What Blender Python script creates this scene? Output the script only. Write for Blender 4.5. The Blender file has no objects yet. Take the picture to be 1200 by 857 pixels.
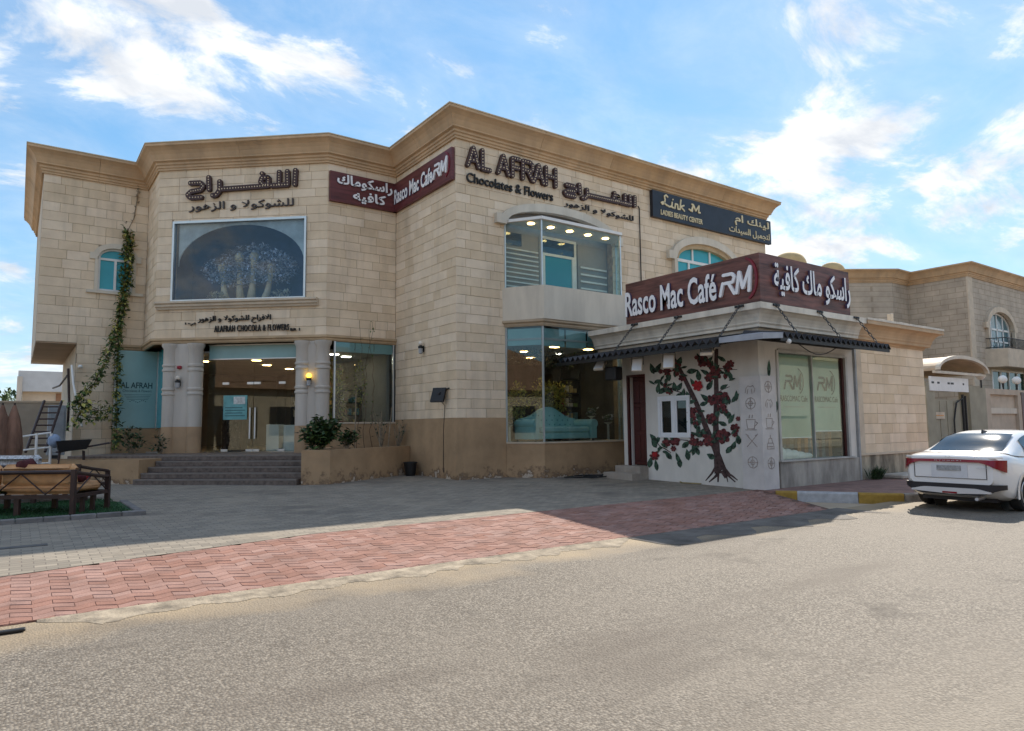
import bpy, math, random
from mathutils import Vector, Matrix, Euler
R = math.radians
random.seed(7)
rnd = random.random
uni = random.uniform
scene = bpy.context.scene
COL = scene.collection

# ------------------------------------------------------------------ camera, sky, sun, exposure
CAM = Vector((-9.459, -15.811, 1.6))
YAW, PITCH, ROLL = R(35.5), math.atan(72.0/812), math.atan(-0.010)
_f = Vector((math.sin(YAW)*math.cos(PITCH), math.cos(YAW)*math.cos(PITCH), math.sin(PITCH)))
_r = Vector((math.cos(YAW), -math.sin(YAW), 0))
_u = _r.cross(_f)
_c, _s = math.cos(ROLL), math.sin(ROLL)
RT = _r*_c + _u*_s
UP = _u*_c - _r*_s
cam_d = bpy.data.cameras.new('camera')
cam = bpy.data.objects.new('camera', cam_d); COL.objects.link(cam)
cam_d.sensor_width = 36; cam_d.sensor_fit = 'HORIZONTAL'; cam_d.lens = 36*812/1200
cam_d.clip_start = .05; cam_d.clip_end = 2000
m = Matrix((RT, UP, -_f)).transposed().to_4x4(); m.translation = CAM
cam.matrix_world = m
scene.camera = cam
def ray(px, py): return (_f*812 + RT*(px-600) + UP*(428.5-py)).normalized()
def pixX(px, py, X): d = ray(px, py); return CAM + d*((X-CAM.x)/d.x)      # pixel -> point on the plane x = X
def pixY(px, py, Y): d = ray(px, py); return CAM + d*((Y-CAM.y)/d.y)
def pixZ(px, py, Z): d = ray(px, py); return CAM + d*((Z-CAM.z)/d.z)
def area_px(p):                                                            # apparent size, to rank repeated pieces
    q = []
    for v in p:
        w = Vector(v)-CAM; z = w.dot(_f)
        if z < .3: return 0
        q.append((812*w.dot(RT)/z, 812*w.dot(UP)/z))
    if all(abs(x) > 600 for x, y in q) or all(abs(y) > 430 for x, y in q): return 0
    a = 0
    for i in range(len(q)): a += q[i][0]*q[i-1][1]-q[i-1][0]*q[i][1]
    return abs(a)/2

SUN_TRAVEL = Vector((-1.12, -.51, -1)).normalized()
to_sun = -SUN_TRAVEL
elev = math.asin(to_sun.z); azim = math.atan2(to_sun.x, to_sun.y)
sl = bpy.data.lights.new('sun', 'SUN'); sl.energy = 2.0; sl.angle = R(.53); sl.color = (1, .91, .78)
so = bpy.data.objects.new('sun', sl); COL.objects.link(so)
so.rotation_euler = SUN_TRAVEL.to_track_quat('-Z', 'Y').to_euler(); so.location = (0, 0, 30)
world = bpy.data.worlds.new('World'); scene.world = world; world.use_nodes = True
def sky_nodes():
    nt = world.node_tree; N = nt.nodes; L = nt.links; N.clear()
    def nd(t, **k):
        n = N.new(t)
        for a, b in k.items(): setattr(n, a, b)
        return n
    def math_(op, a, b=None, c=None):
        n = nd('ShaderNodeMath', operation=op)
        for i, v in enumerate((a, b, c)):
            if v is None: continue
            if isinstance(v, (int, float)): n.inputs[i].default_value = v
            else: L.new(v, n.inputs[i])
        return n.outputs[0]
    out = nd('ShaderNodeOutputWorld'); bg = nd('ShaderNodeBackground'); L.new(bg.outputs[0], out.inputs[0])
    sky = nd('ShaderNodeTexSky', sky_type='NISHITA', sun_disc=False, sun_elevation=elev, sun_rotation=azim)
    sky.air_density = 1.0; sky.dust_density = .05; sky.ozone_density = 2.5; sky.altitude = 0
    tc = nd('ShaderNodeTexCoord'); sep = nd('ShaderNodeSeparateXYZ'); L.new(tc.outputs['Generated'], sep.inputs[0])
    zc = math_('MAXIMUM', sep.outputs[2], .03); zz = math_('ADD', zc, .24)
    cx = math_('DIVIDE', sep.outputs[0], zz); cy = math_('DIVIDE', sep.outputs[1], zz)
    cb = nd('ShaderNodeCombineXYZ'); L.new(cx, cb.inputs[0]); L.new(cy, cb.inputs[1])
    def noise(sc, det, off, dist=.3, rough=.55):
        mp = nd('ShaderNodeMapping'); L.new(cb.outputs[0], mp.inputs[0]); mp.inputs['Location'].default_value = off
        mp.inputs['Rotation'].default_value = (0, 0, R(25)); mp.inputs['Scale'].default_value = (1, 1.35, 1)
        n = nd('ShaderNodeTexNoise'); L.new(mp.outputs[0], n.inputs['Vector'])
        n.inputs['Scale'].default_value = sc; n.inputs['Detail'].default_value = det
        n.inputs['Roughness'].default_value = rough; n.inputs['Distortion'].default_value = dist
        return n.outputs[0]
    big = noise(.85, 2, SKY_OFF, .2); fine = noise(3.1, 9, (1.7, 4.1, 0), .35, .62)
    s = math_('ADD', math_('MULTIPLY', big, .50), math_('MULTIPLY', fine, .66))
    ram = nd('ShaderNodeMapRange', interpolation_type='SMOOTHSTEP'); L.new(s, ram.inputs[0])
    ram.inputs[1].default_value = SKY_T0; ram.inputs[2].default_value = SKY_T1
    veil = nd('ShaderNodeMapRange', interpolation_type='SMOOTHSTEP'); L.new(s, veil.inputs[0])
    veil.inputs[1].default_value = SKY_T0-.16; veil.inputs[2].default_value = SKY_T1+.05; veil.inputs[4].default_value = .30
    fac = math_('MAXIMUM', ram.outputs[0], veil.outputs[0])
    hz = nd('ShaderNodeMapRange'); L.new(sep.outputs[2], hz.inputs[0]); hz.inputs[1].default_value = .0; hz.inputs[2].default_value = .10
    fac = math_('MULTIPLY', fac, hz.outputs[0])
    body = nd('ShaderNodeMapRange'); L.new(noise(4.6, 6, (1.8, 4.3, 0), .3, .55), body.inputs[0]); body.inputs[1].default_value = .36; body.inputs[2].default_value = .60
    cm = nd('ShaderNodeMix', data_type='RGBA'); L.new(body.outputs[0], cm.inputs[0])
    cm.inputs[6].default_value = CLOUD_DARK; cm.inputs[7].default_value = CLOUD_LIGHT
    bw = nd('ShaderNodeHueSaturation'); bw.inputs['Saturation'].default_value = SKY_SAT; bw.inputs['Value'].default_value = SKY_VAL
    sc_ = nd('ShaderNodeSeparateColor'); L.new(sky.outputs[0], sc_.inputs[0]); cc_ = nd('ShaderNodeCombineColor')
    for i, tint in enumerate(SKY_TINT): L.new(math_('MULTIPLY', math_('DIVIDE', sc_.outputs[i], math_('MULTIPLY_ADD', sc_.outputs[i], SKY_K, 1.0)), tint), cc_.inputs[i])
    L.new(cc_.outputs[0], bw.inputs['Color'])
    mx = nd('ShaderNodeMix', data_type='RGBA'); L.new(fac, mx.inputs[0]); L.new(bw.outputs[0], mx.inputs[6]); L.new(cm.outputs[2], mx.inputs[7])
    L.new(mx.outputs[2], bg.inputs[0]); bg.inputs[1].default_value = SKY_STR
SKY_STR = .15; SKY_SAT = 1.16; SKY_VAL = .67; SKY_K = .22; SKY_TINT = (.80, .97, 1.12)
SKY_OFF = (19.64, 19.30, 0); SKY_T0, SKY_T1 = .548, .68
CLOUD_DARK = (1.45, 1.54, 1.68, 1); CLOUD_LIGHT = (2.3, 2.28, 2.22, 1)
sky_nodes()
vs = scene.view_settings
vs.view_transform = 'Standard'; vs.look = 'None'; vs.exposure = 1.82; vs.gamma = 1; vs.use_curve_mapping = False
scene.render.engine = 'CYCLES'
scene.cycles.use_denoising = True
scene.cycles.max_bounces = 8; scene.cycles.transparent_max_bounces = 16
scene.cycles.sample_clamp_indirect = 6; scene.cycles.caustics_reflective = False; scene.cycles.caustics_refractive = False

# ------------------------------------------------------------------ materials
MATS = {}
def M(name, col, rough=.8, var=.12, scale=2.5, bump=0.0, bscale=30, metal=0.0, spec=.4, col2=None, piece=0.0, streak=0.0, emit=0.0, coat=0.0):
    """procedural material: base colour with noise variation, optional second tone, per-piece tone shift, relief"""
    if name in MATS: return MATS[name]
    mt = bpy.data.materials.new(name); mt.use_nodes = True; MATS[name] = mt
    nt = mt.node_tree; N = nt.nodes; L = nt.links; b = N['Principled BSDF']
    b.inputs['Roughness'].default_value = rough; b.inputs['Metallic'].default_value = metal
    b.inputs['Specular IOR Level'].default_value = spec; b.inputs['Coat Weight'].default_value = coat
    geo = N.new('ShaderNodeNewGeometry')
    n1 = N.new('ShaderNodeTexNoise'); n1.inputs['Scale'].default_value = scale; n1.inputs['Detail'].default_value = 6; n1.inputs['Roughness'].default_value = .6
    if streak:
        mp = N.new('ShaderNodeMapping'); mp.inputs['Scale'].default_value = (1, 1, streak); L.new(geo.outputs['Position'], mp.inputs[0]); L.new(mp.outputs[0], n1.inputs['Vector'])
    else: L.new(geo.outputs['Position'], n1.inputs['Vector'])
    c2 = col2 or tuple(c*(1-2.2*var) for c in col)
    c1 = col if col2 else tuple(min(1, c*(1+var)) for c in col)
    mr = N.new('ShaderNodeMapRange'); mr.inputs[1].default_value = .33; mr.inputs[2].default_value = .67; L.new(n1.outputs[0], mr.inputs[0])
    mx = N.new('ShaderNodeMix'); mx.data_type = 'RGBA'; L.new(mr.outputs[0], mx.inputs[0])
    mx.inputs[6].default_value = (*c2, 1); mx.inputs[7].default_value = (*c1, 1)
    co = mx.outputs[2]
    if piece:
        at = N.new('ShaderNodeAttribute'); at.attribute_name = 'rnd'; oi = N.new('ShaderNodeObjectInfo')
        ad = N.new('ShaderNodeMath'); ad.operation = 'ADD'; L.new(at.outputs['Fac'], ad.inputs[0]); L.new(oi.outputs['Random'], ad.inputs[1])
        fr = N.new('ShaderNodeMath'); fr.operation = 'FRACT'; L.new(ad.outputs[0], fr.inputs[0])
        ma = N.new('ShaderNodeMath'); ma.operation = 'MULTIPLY_ADD'; L.new(fr.outputs[0], ma.inputs[0]); ma.inputs[1].default_value = piece; ma.inputs[2].default_value = 1-piece*.55
        hs = N.new('ShaderNodeHueSaturation'); L.new(co, hs.inputs['Color']); L.new(ma.outputs[0], hs.inputs['Value'])
        m2 = N.new('ShaderNodeMath'); m2.operation = 'MULTIPLY_ADD'; L.new(fr.outputs[0], m2.inputs[0]); m2.inputs[1].default_value = -piece*1.1; m2.inputs[2].default_value = 1+piece*.5
        L.new(m2.outputs[0], hs.inputs['Saturation']); co = hs.outputs[0]
    L.new(co, b.inputs['Base Color'])
    if bump:
        n2 = N.new('ShaderNodeTexNoise'); n2.inputs['Scale'].default_value = bscale; n2.inputs['Detail'].default_value = 4; L.new(geo.outputs['Position'], n2.inputs['Vector'])
        bp = N.new('ShaderNodeBump'); bp.inputs['Strength'].default_value = bump; bp.inputs['Distance'].default_value = .02
        L.new(n2.outputs[0], bp.inputs['Height']); L.new(bp.outputs[0], b.inputs['Normal'])
    if emit:
        b.inputs['Emission Color'].default_value = (*col, 1); b.inputs['Emission Strength'].default_value = emit
    return mt
def glass(name, tint, refl=.10, rough=.0, fres=.42):
    mt = bpy.data.materials.new(name); mt.use_nodes = True; MATS[name] = mt
    nt = mt.node_tree; N = nt.nodes; L = nt.links; N.clear()
    o = N.new('ShaderNodeOutputMaterial'); mx = N.new('ShaderNodeMixShader'); t = N.new('ShaderNodeBsdfTransparent'); g = N.new('ShaderNodeBsdfGlossy')
    t.inputs[0].default_value = (*tint, 1); g.inputs['Roughness'].default_value = rough; g.inputs[0].default_value = (.93, 1, 1, 1)
    lw = N.new('ShaderNodeLayerWeight'); lw.inputs[0].default_value = .22
    ma = N.new('ShaderNodeMath'); ma.operation = 'MULTIPLY_ADD'; L.new(lw.outputs['Fresnel'], ma.inputs[0]); ma.inputs[1].default_value = fres; ma.inputs[2].default_value = refl
    L.new(ma.outputs[0], mx.inputs[0]); L.new(t.outputs[0], mx.inputs[1]); L.new(g.outputs[0], mx.inputs[2]); L.new(mx.outputs[0], o.inputs[0])
    return mt

# ------------------------------------------------------------------ mesh building
BASE = {}
def tag(o, label=None, cat=None, group=None, kind=None):
    if label: o['label'] = label
    if cat: o['category'] = cat
    if group: o['group'] = group
    if kind: o['kind'] = kind
    return o
def thing(name, loc, label, cat, group=None, rz=0, base=True):
    o = bpy.data.objects.new(name, None); COL.objects.link(o); o.location = loc; o.rotation_euler = (0, 0, rz); o.empty_display_size = .2
    if base: BASE[o] = Vector(loc)          # parts are given in world coordinates
    return tag(o, label, cat, group)
class Fr:
    """a wall frame: x runs along the wall (left to right seen from outside), y points into the wall, z up"""
    def __init__(s, ox, oy, ang=0, oz=0):
        s.m = Matrix.Translation((ox, oy, oz)) @ Matrix.Rotation(R(ang), 4, 'Z'); s.ang = R(ang)
    def __call__(s, x, y, z): return s.m @ Vector((x, y, z))
    def inv(s, p): return s.m.inverted() @ Vector(p)
ID = Fr(0, 0)
class MB:
    def __init__(s, fr=None): s.v = []; s.f = []; s.mi = []; s.rn = []; s.fr = fr; s.cur = 0; s.r = 0.0; s.smooth = False
    def add(s, vs, fs):
        b = len(s.v)
        for p in vs:
            p = s.fr(*p) if s.fr else Vector(p)
            s.v.append(p); s.rn.append(s.r)
        for f in fs: s.f.append([b+i for i in f]); s.mi.append(s.cur)
        return s
    def box(s, x0, x1, y0, y1, z0, z1):
        x0, x1 = min(x0, x1), max(x0, x1); y0, y1 = min(y0, y1), max(y0, y1); z0, z1 = min(z0, z1), max(z0, z1)
        return s.add([(x0,y0,z0),(x1,y0,z0),(x1,y1,z0),(x0,y1,z0),(x0,y0,z1),(x1,y0,z1),(x1,y1,z1),(x0,y1,z1)],
              [(3,2,1,0),(4,5,6,7),(0,1,5,4),(1,2,6,5),(2,3,7,6),(3,0,4,7)])
    def bbox(s, x0, x1, y0, y1, z0, z1, b=.02):
        """box with chamfered edges"""
        vs = []; fs = []
        X = (x0, x1); Y = (y0, y1); Z = (z0, z1)
        idx = {}
        for i in (0,1):
            for j in (0,1):
                for k in (0,1):
                    for a in range(3):
                        p = [X[i], Y[j], Z[k]]
                        for q in range(3):
                            if q != a: p[q] += b*(1-2*(i,j,k)[q])
                        idx[(i,j,k,a)] = len(vs); vs.append(tuple(p))
        def q(l): fs.append([idx[t] for t in l])
        for a in range(3):
            o = [t for t in range(3) if t != a]
            for sd in (0,1):
                l = []
                for (m_, n_) in ((0,0),(1,0),(1,1),(0,1)):
                    c = [0,0,0]; c[a] = sd; c[o[0]] = m_; c[o[1]] = n_; l.append((*c, a))
                q(l)
            for m_ in (0,1):
                for n_ in (0,1):
                    c = [0,0,0]; c[o[0]] = m_; c[o[1]] = n_; d = c[:]; d[a] = 1
                    q([(*c,o[0]),(*c,o[1]),(*d,o[1]),(*d,o[0])])
        for i in (0,1):
            for j in (0,1):
                for k in (0,1): q([(i,j,k,0),(i,j,k,1),(i,j,k,2)])
        return s.add(vs, fs)
    def prism(s, poly, z0, z1, cap=True):
        n = len(poly); vs = [(p[0],p[1],z0) for p in poly]+[(p[0],p[1],z1) for p in poly]
        fs = [(i,(i+1)%n,n+(i+1)%n,n+i) for i in range(n)]
        if cap: fs += [tuple(reversed(range(n))), tuple(range(n,2*n))]
        return s.add(vs, fs)
    def slab(s, poly, y0, y1):
        """outline in the x-z plane extruded along y"""
        n = len(poly); vs = [(p[0],y0,p[1]) for p in poly]+[(p[0],y1,p[1]) for p in poly]
        fs = [tuple(range(n)), tuple(reversed(range(n,2*n)))]+[(i,n+i,n+(i+1)%n,(i+1)%n) for i in range(n)]
        return s.add(vs, fs)
    def tube(s, pts, r, n=8, r1=None, cap=True):
        pts = [Vector(p) for p in pts]; vs = []; fs = []; k = len(pts)
        t0 = (pts[1]-pts[0]).normalized(); a = t0.orthogonal().normalized()
        for i, p in enumerate(pts):
            t = (pts[min(i+1,k-1)]-pts[max(i-1,0)]); t = t.normalized() if t.length > 1e-9 else t0
            a = (a-t*a.dot(t)); a = a.normalized() if a.length > 1e-6 else t.orthogonal().normalized()
            b = t.cross(a); rr = r if r1 is None else r+(r1-r)*i/(k-1)
            if isinstance(r, (list, tuple)): rr = r[i]
            for j in range(n):
                an = 2*math.pi*j/n; vs.append(tuple(p+(a*math.cos(an)+b*math.sin(an))*rr))
        for i in range(k-1):
            for j in range(n): fs.append((i*n+j, i*n+(j+1)%n, (i+1)*n+(j+1)%n, (i+1)*n+j))
        if cap: fs += [tuple(reversed(range(n))), tuple(range((k-1)*n, k*n))]
        return s.add(vs, fs)
    def lathe(s, prof, c=(0,0,0), n=20):
        vs = []; fs = []; k = len(prof)
        for r, z in prof:
            for j in range(n): an = 2*math.pi*j/n; vs.append((c[0]+r*math.cos(an), c[1]+r*math.sin(an), c[2]+z))
        for i in range(k-1):
            for j in range(n): fs.append((i*n+j, i*n+(j+1)%n, (i+1)*n+(j+1)%n, (i+1)*n+j))
        fs += [tuple(reversed(range(n))), tuple(range((k-1)*n, k*n))]
        return s.add(vs, fs)
    def ball(s, c, rx, ry=None, rz=None, n=10, m=7, jit=0):
        ry = ry or rx; rz = rz or rx; vs = []; fs = []
        for i in range(m+1):
            th = math.pi*i/m
            for j in range(n):
                ph = 2*math.pi*j/n; q = 1+jit*uni(-1,1)
                vs.append((c[0]+rx*q*math.sin(th)*math.cos(ph), c[1]+ry*q*math.sin(th)*math.sin(ph), c[2]+rz*q*math.cos(th)))
        for i in range(m):
            for j in range(n): fs.append((i*n+j, (i+1)*n+j, (i+1)*n+(j+1)%n, i*n+(j+1)%n))
        return s.add(vs, fs)
    def sweep(s, prof, path, closed_prof=True, caps=True):
        """profile [(out, z)] along a plan path [(x, y)], mitred; 'out' is to the right of the path"""
        k = len(path); n = len(prof); vs = []
        for i, p in enumerate(path):
            p = Vector(p)
            d0 = (p-Vector(path[i-1])).normalized() if i else None
            d1 = (Vector(path[i+1])-p).normalized() if i < k-1 else None
            d0 = d0 or d1; d1 = d1 or d0
            n0 = Vector((d0.y,-d0.x)); n1 = Vector((d1.y,-d1.x)); b = (n0+n1).normalized(); b = b/max(.2, b.dot(n0))
            for o, z in prof: vs.append((p.x+b.x*o, p.y+b.y*o, z))
        fs = []
        for i in range(k-1):
            for j in range(n if closed_prof else n-1): fs.append((i*n+j, (i+1)*n+j, (i+1)*n+(j+1)%n, i*n+(j+1)%n))
        if caps: fs += [tuple(range(n)), tuple(reversed(range((k-1)*n, k*n)))]
        return s.add(vs, fs)
    def leaf(s, p, d, L, W, up=None):
        """a folded pointed leaf"""
        d = Vector(d).normalized(); sd = d.cross(Vector((uni(-.4,.4),uni(-.4,.4),1))); sd = sd.normalized() if sd.length > 1e-3 else Vector((1,0,0))
        nn = sd.cross(d); p = Vector(p)
        a = p+d*L*.45+sd*W*.5+nn*W*.12; b = p+d*L*.45-sd*W*.5+nn*W*.12; c = p+d*L-nn*L*.12; q = p+d*L*.5-nn*W*.05
        return s.add([tuple(p), tuple(a), tuple(c), tuple(b), tuple(q)], [(0,4,1),(1,4,2),(2,4,3),(3,4,0)])
    def build(s, name, mat, parent=None, label=None, cat=None, group=None, kind=None, smooth=None):
        off = BASE.get(parent, Vector((0,0,0))) if parent else Vector((0,0,0))
        me = bpy.data.meshes.new(name); me.from_pydata([tuple(p-off) for p in s.v], [], s.f)
        ms = mat if isinstance(mat, (list, tuple)) else [mat]
        for t in ms: me.materials.append(t)
        if any(s.mi): me.polygons.foreach_set('material_index', s.mi)
        if any(s.rn):
            at = me.attributes.new('rnd', 'FLOAT', 'POINT'); at.data.foreach_set('value', s.rn)
        if smooth or s.smooth: 
            me.polygons.foreach_set('use_smooth', [True]*len(me.polygons)); 
            if smooth == 'auto': me.set_sharp_from_angle(angle=R(35))
        me.update()
        o = bpy.data.objects.new(name, me); COL.objects.link(o)
        if parent: o.parent = parent; BASE[o] = off
        else:
            # the origin of a single-mesh thing goes to its base
            if me.vertices:
                lo = [min(v.co[i] for v in me.vertices) for i in range(3)]; hi = [max(v.co[i] for v in me.vertices) for i in range(3)]
                c = Vector(((lo[0]+hi[0])/2, (lo[1]+hi[1])/2, lo[2])); me.transform(Matrix.Translation(-c)); o.location = c; BASE[o] = c
        return tag(o, label, cat, group, kind)
def copy_tree(o, parent=None):
    c = o.copy(); COL.objects.link(c); c.parent = parent
    for ch in [x for x in o.children]: copy_tree(ch, c)
    return c
def minus(rect, holes):
    """rectangle minus rectangles (x0, x1, z0, z1)"""
    out = [rect]
    for h in holes:
        nx = []
        for r in out:
            if h[0] >= r[1] or h[1] <= r[0] or h[2] >= r[3] or h[3] <= r[2]: nx.append(r); continue
            a, b = max(r[0],h[0]), min(r[1],h[1])
            if r[0] < a: nx.append((r[0], a, r[2], r[3]))
            if b < r[1]: nx.append((b, r[1], r[2], r[3]))
            if r[2] < h[2]: nx.append((a, b, r[2], h[2]))
            if h[3] < r[3]: nx.append((a, b, h[3], r[3]))
        out = nx
    return out
def arch_holes(cx, hw, z0, zs, rise, n=7):
    """rectangles that fill an opening with a segmental head"""
    hs = [(cx-hw, cx+hw, z0, zs)]
    for i in range(n):
        t = (i+.5)/n; w = hw*math.sqrt(max(0, 1-t*t)); hs.append((cx-w, cx+w, zs+rise*i/n-1e-4, zs+rise*(i+1)/n))
    return hs
def arc(cx, zs, hw, rise, n=18, a0=0, a1=180): return [(cx-hw*math.cos(R(a0+(a1-a0)*i/n)), zs+rise*math.sin(R(a0+(a1-a0)*i/n))) for i in range(n+1)]
def cut_run(z0, z1, pitch):
    n = max(1, round((z1-z0)/pitch)); return [z0+(z1-z0)*i/n for i in range(n+1)]
STONES = []
def plan_stones(wall, fr, x0, x1, z0, z1, pitch, holes, lmin, lmax, quoin=False, seed=1):
    rg = random.Random(seed); zs = cut_run(z0, z1, pitch)
    for i in range(len(zs)-1):
        x = x0; xs = [x0]
        if quoin: xs.append(x0+(.46 if i % 2 else .30))
        while xs[-1] < x1-1e-6:
            nx = xs[-1]+rg.choice((lmin, (lmin*2+lmax)/3, (lmin+lmax)/2, (lmin+lmax*2)/3, lmax))
            if x1-nx < lmin*.6: nx = x1
            xs.append(nx)
        for a, b in zip(xs, xs[1:]):
            for r in minus((a, b, zs[i], zs[i+1]), holes):
                if r[1]-r[0] > .05 and r[3]-r[2] > .04: STONES.append((wall, fr, r))
STONE_MESH = {}
def stone_mesh(w, h, mat, g=.007, d=.032, ch=.006):
    k = (round(w,3), round(h,3), mat.name)
    if k in STONE_MESH: return STONE_MESH[k]
    mb = MB(); a, b, c, e = g/2, w-g/2, g/2, h-g/2
    mb.add([(a,d,c),(b,d,c),(b,d,e),(a,d,e),(a,ch,c),(b,ch,c),(b,ch,e),(a,ch,e),(a+ch,0,c+ch),(b-ch,0,c+ch),(b-ch,0,e-ch),(a+ch,0,e-ch)],
           [(0,1,5,4),(1,2,6,5),(2,3,7,6),(3,0,4,7),(4,5,9,8),(5,6,10,9),(6,7,11,10),(7,4,8,11),(8,9,10,11)])
    me = bpy.data.meshes.new('stone'); me.from_pydata([tuple(p) for p in mb.v], [], mb.f); me.materials.append(mat); me.update()
    STONE_MESH[k] = me; return me
def lay_stones(mat, limit=300, name='stone'):
    """the largest-looking stones become objects of their own, the rest one joined part per wall"""
    global STONES
    rank = sorted(STONES, key=lambda t: -area_px([t[1](t[2][0],0,t[2][2]), t[1](t[2][1],0,t[2][2]), t[1](t[2][1],0,t[2][3]), t[1](t[2][0],0,t[2][3])]))
    rest = {}
    for i, (wall, fr, r) in enumerate(rank):
        if i < limit:
            o = bpy.data.objects.new(name, stone_mesh(r[1]-r[0], r[3]-r[2], mat)); COL.objects.link(o); o.parent = wall
            o.location = fr(r[0], uni(-.004,.004), r[2])-BASE[wall]; o.rotation_euler = (0, 0, fr.ang)
        else:
            mb = rest.setdefault(wall, MB()); mb.r = rnd(); me = stone_mesh(r[1]-r[0], r[3]-r[2], mat); j = uni(-.004,.004)
            mb.add([fr(r[0]+v.co.x, v.co.y+j, r[2]+v.co.z) for v in me.vertices], [tuple(p.vertices) for p in me.polygons])
    for wall, mb in rest.items(): mb.build('small_stones', mat, wall, kind='stuff')
    STONES = []
def wall_box(mb, fr, x0, x1, z0, z1, y0, y1, holes):
    old = mb.fr; mb.fr = fr
    for r in minus((x0, x1, z0, z1), holes): mb.box(r[0], r[1], y0, y1, r[2], r[3])
    mb.fr = old
def arch_trim(mb, fr, cx, hw, zs, rise, w, y0, y1, ear=.0, leg=0.0):
    """moulded hood round a segmental head; ears run out level, legs run down"""
    old = mb.fr; mb.fr = fr
    ins = arc(cx, zs, hw, rise); outs = arc(cx, zs, hw+w, rise+w)
    for i in range(len(ins)-1):
        a, b, c, d = ins[i], ins[i+1], outs[i+1], outs[i]
        mb.add([(a[0],y0,a[1]),(b[0],y0,b[1]),(c[0],y0,c[1]),(d[0],y0,d[1]),(a[0],y1,a[1]),(b[0],y1,b[1]),(c[0],y1,c[1]),(d[0],y1,d[1])],
               [(0,1,2,3),(4,7,6,5),(0,4,5,1),(3,2,6,7)] + ([(0,3,7,4)] if i == 0 else []) + ([(1,5,6,2)] if i == len(ins)-2 else []))
    if ear:
        mb.box(cx-hw-w-ear, cx-hw-w*.15, y0-.004, y1, zs-.09, zs+w*.75); mb.box(cx+hw+w*.15, cx+hw+w+ear, y0-.004, y1, zs-.09, zs+w*.75)
    if leg:
        mb.box(cx-hw-w*.6, cx-hw, y0+.003, y1, zs-leg, zs-.09); mb.box(cx+hw, cx+hw+w*.6, y0+.003, y1, zs-leg, zs-.09)
    mb.fr = old

# ------------------------------------------------------------------ lettering
AR = {c: (int(h, 16), d) for c, h, d in (t.split(',') for t in 'ا,FE8D,R ب,FE8F,D ة,FE93,R ت,FE95,D ج,FE9D,D ح,FEA1,D د,FEA9,R ر,FEAD,R ز,FEAF,R س,FEB1,D ش,FEB5,D ع,FEC9,D ف,FED1,D ك,FED9,D ل,FEDD,D م,FEE1,D ن,FEE5,D ه,FEE9,D و,FEED,R ي,FEF1,D'.split())}
def shape_ar(t):
    """joined letter forms in visual (left to right) order"""
    out = []
    for wd in t.split(' '):
        g = []; i = 0; prev = False
        while i < len(wd):
            c = wd[i]
            if c == 'ل' and i+1 < len(wd) and wd[i+1] == 'ا': g.append(chr(0xFEFC if prev else 0xFEFB)); prev = False; i += 2; continue
            b, k = AR[c]; nxt = i+1 < len(wd) and k == 'D'
            g.append(chr(b+(3 if prev and nxt else 1 if prev else 2 if nxt else 0))); prev = nxt; i += 1
        out.append(''.join(reversed(g)))
    return ' '.join(reversed(out))
TEXT_CACHE = {}
def text_mesh(body, offset=0.0, shear=0.0, spacing=1.0):
    k = (body, offset, shear, spacing)
    if k in TEXT_CACHE: return TEXT_CACHE[k]
    c = bpy.data.curves.new('t', 'FONT'); c.body = body; c.resolution_u = 3; c.offset = offset; c.shear = shear; c.space_character = spacing; c.fill_mode = 'FRONT'
    o = bpy.data.objects.new('t', c); COL.objects.link(o); bpy.context.view_layer.update()
    me = bpy.data.meshes.new_from_object(o.evaluated_get(bpy.context.evaluated_depsgraph_get()))
    import bmesh
    bm = bmesh.new(); bm.from_mesh(me); bmesh.ops.remove_doubles(bm, verts=bm.verts, dist=1e-5)
    bm.verts.ensure_lookup_table(); bm.verts.index_update()
    vs = [tuple(v.co) for v in bm.verts]; fs = [[v.index for v in f.verts] for f in bm.faces]
    ed = [[v.index for v in e.verts] for e in bm.edges if len(e.link_faces) == 1]
    bm.free(); bpy.data.objects.remove(o); bpy.data.curves.remove(c)
    x0 = min(v[0] for v in vs); x1 = max(v[0] for v in vs); y0 = min(v[1] for v in vs); y1 = max(v[1] for v in vs)
    vs = [((v[0]-x0)/(x1-x0), (v[1]-y0)/(y1-y0)) for v in vs]
    TEXT_CACHE[k] = (vs, fs, ed); return TEXT_CACHE[k]
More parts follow.
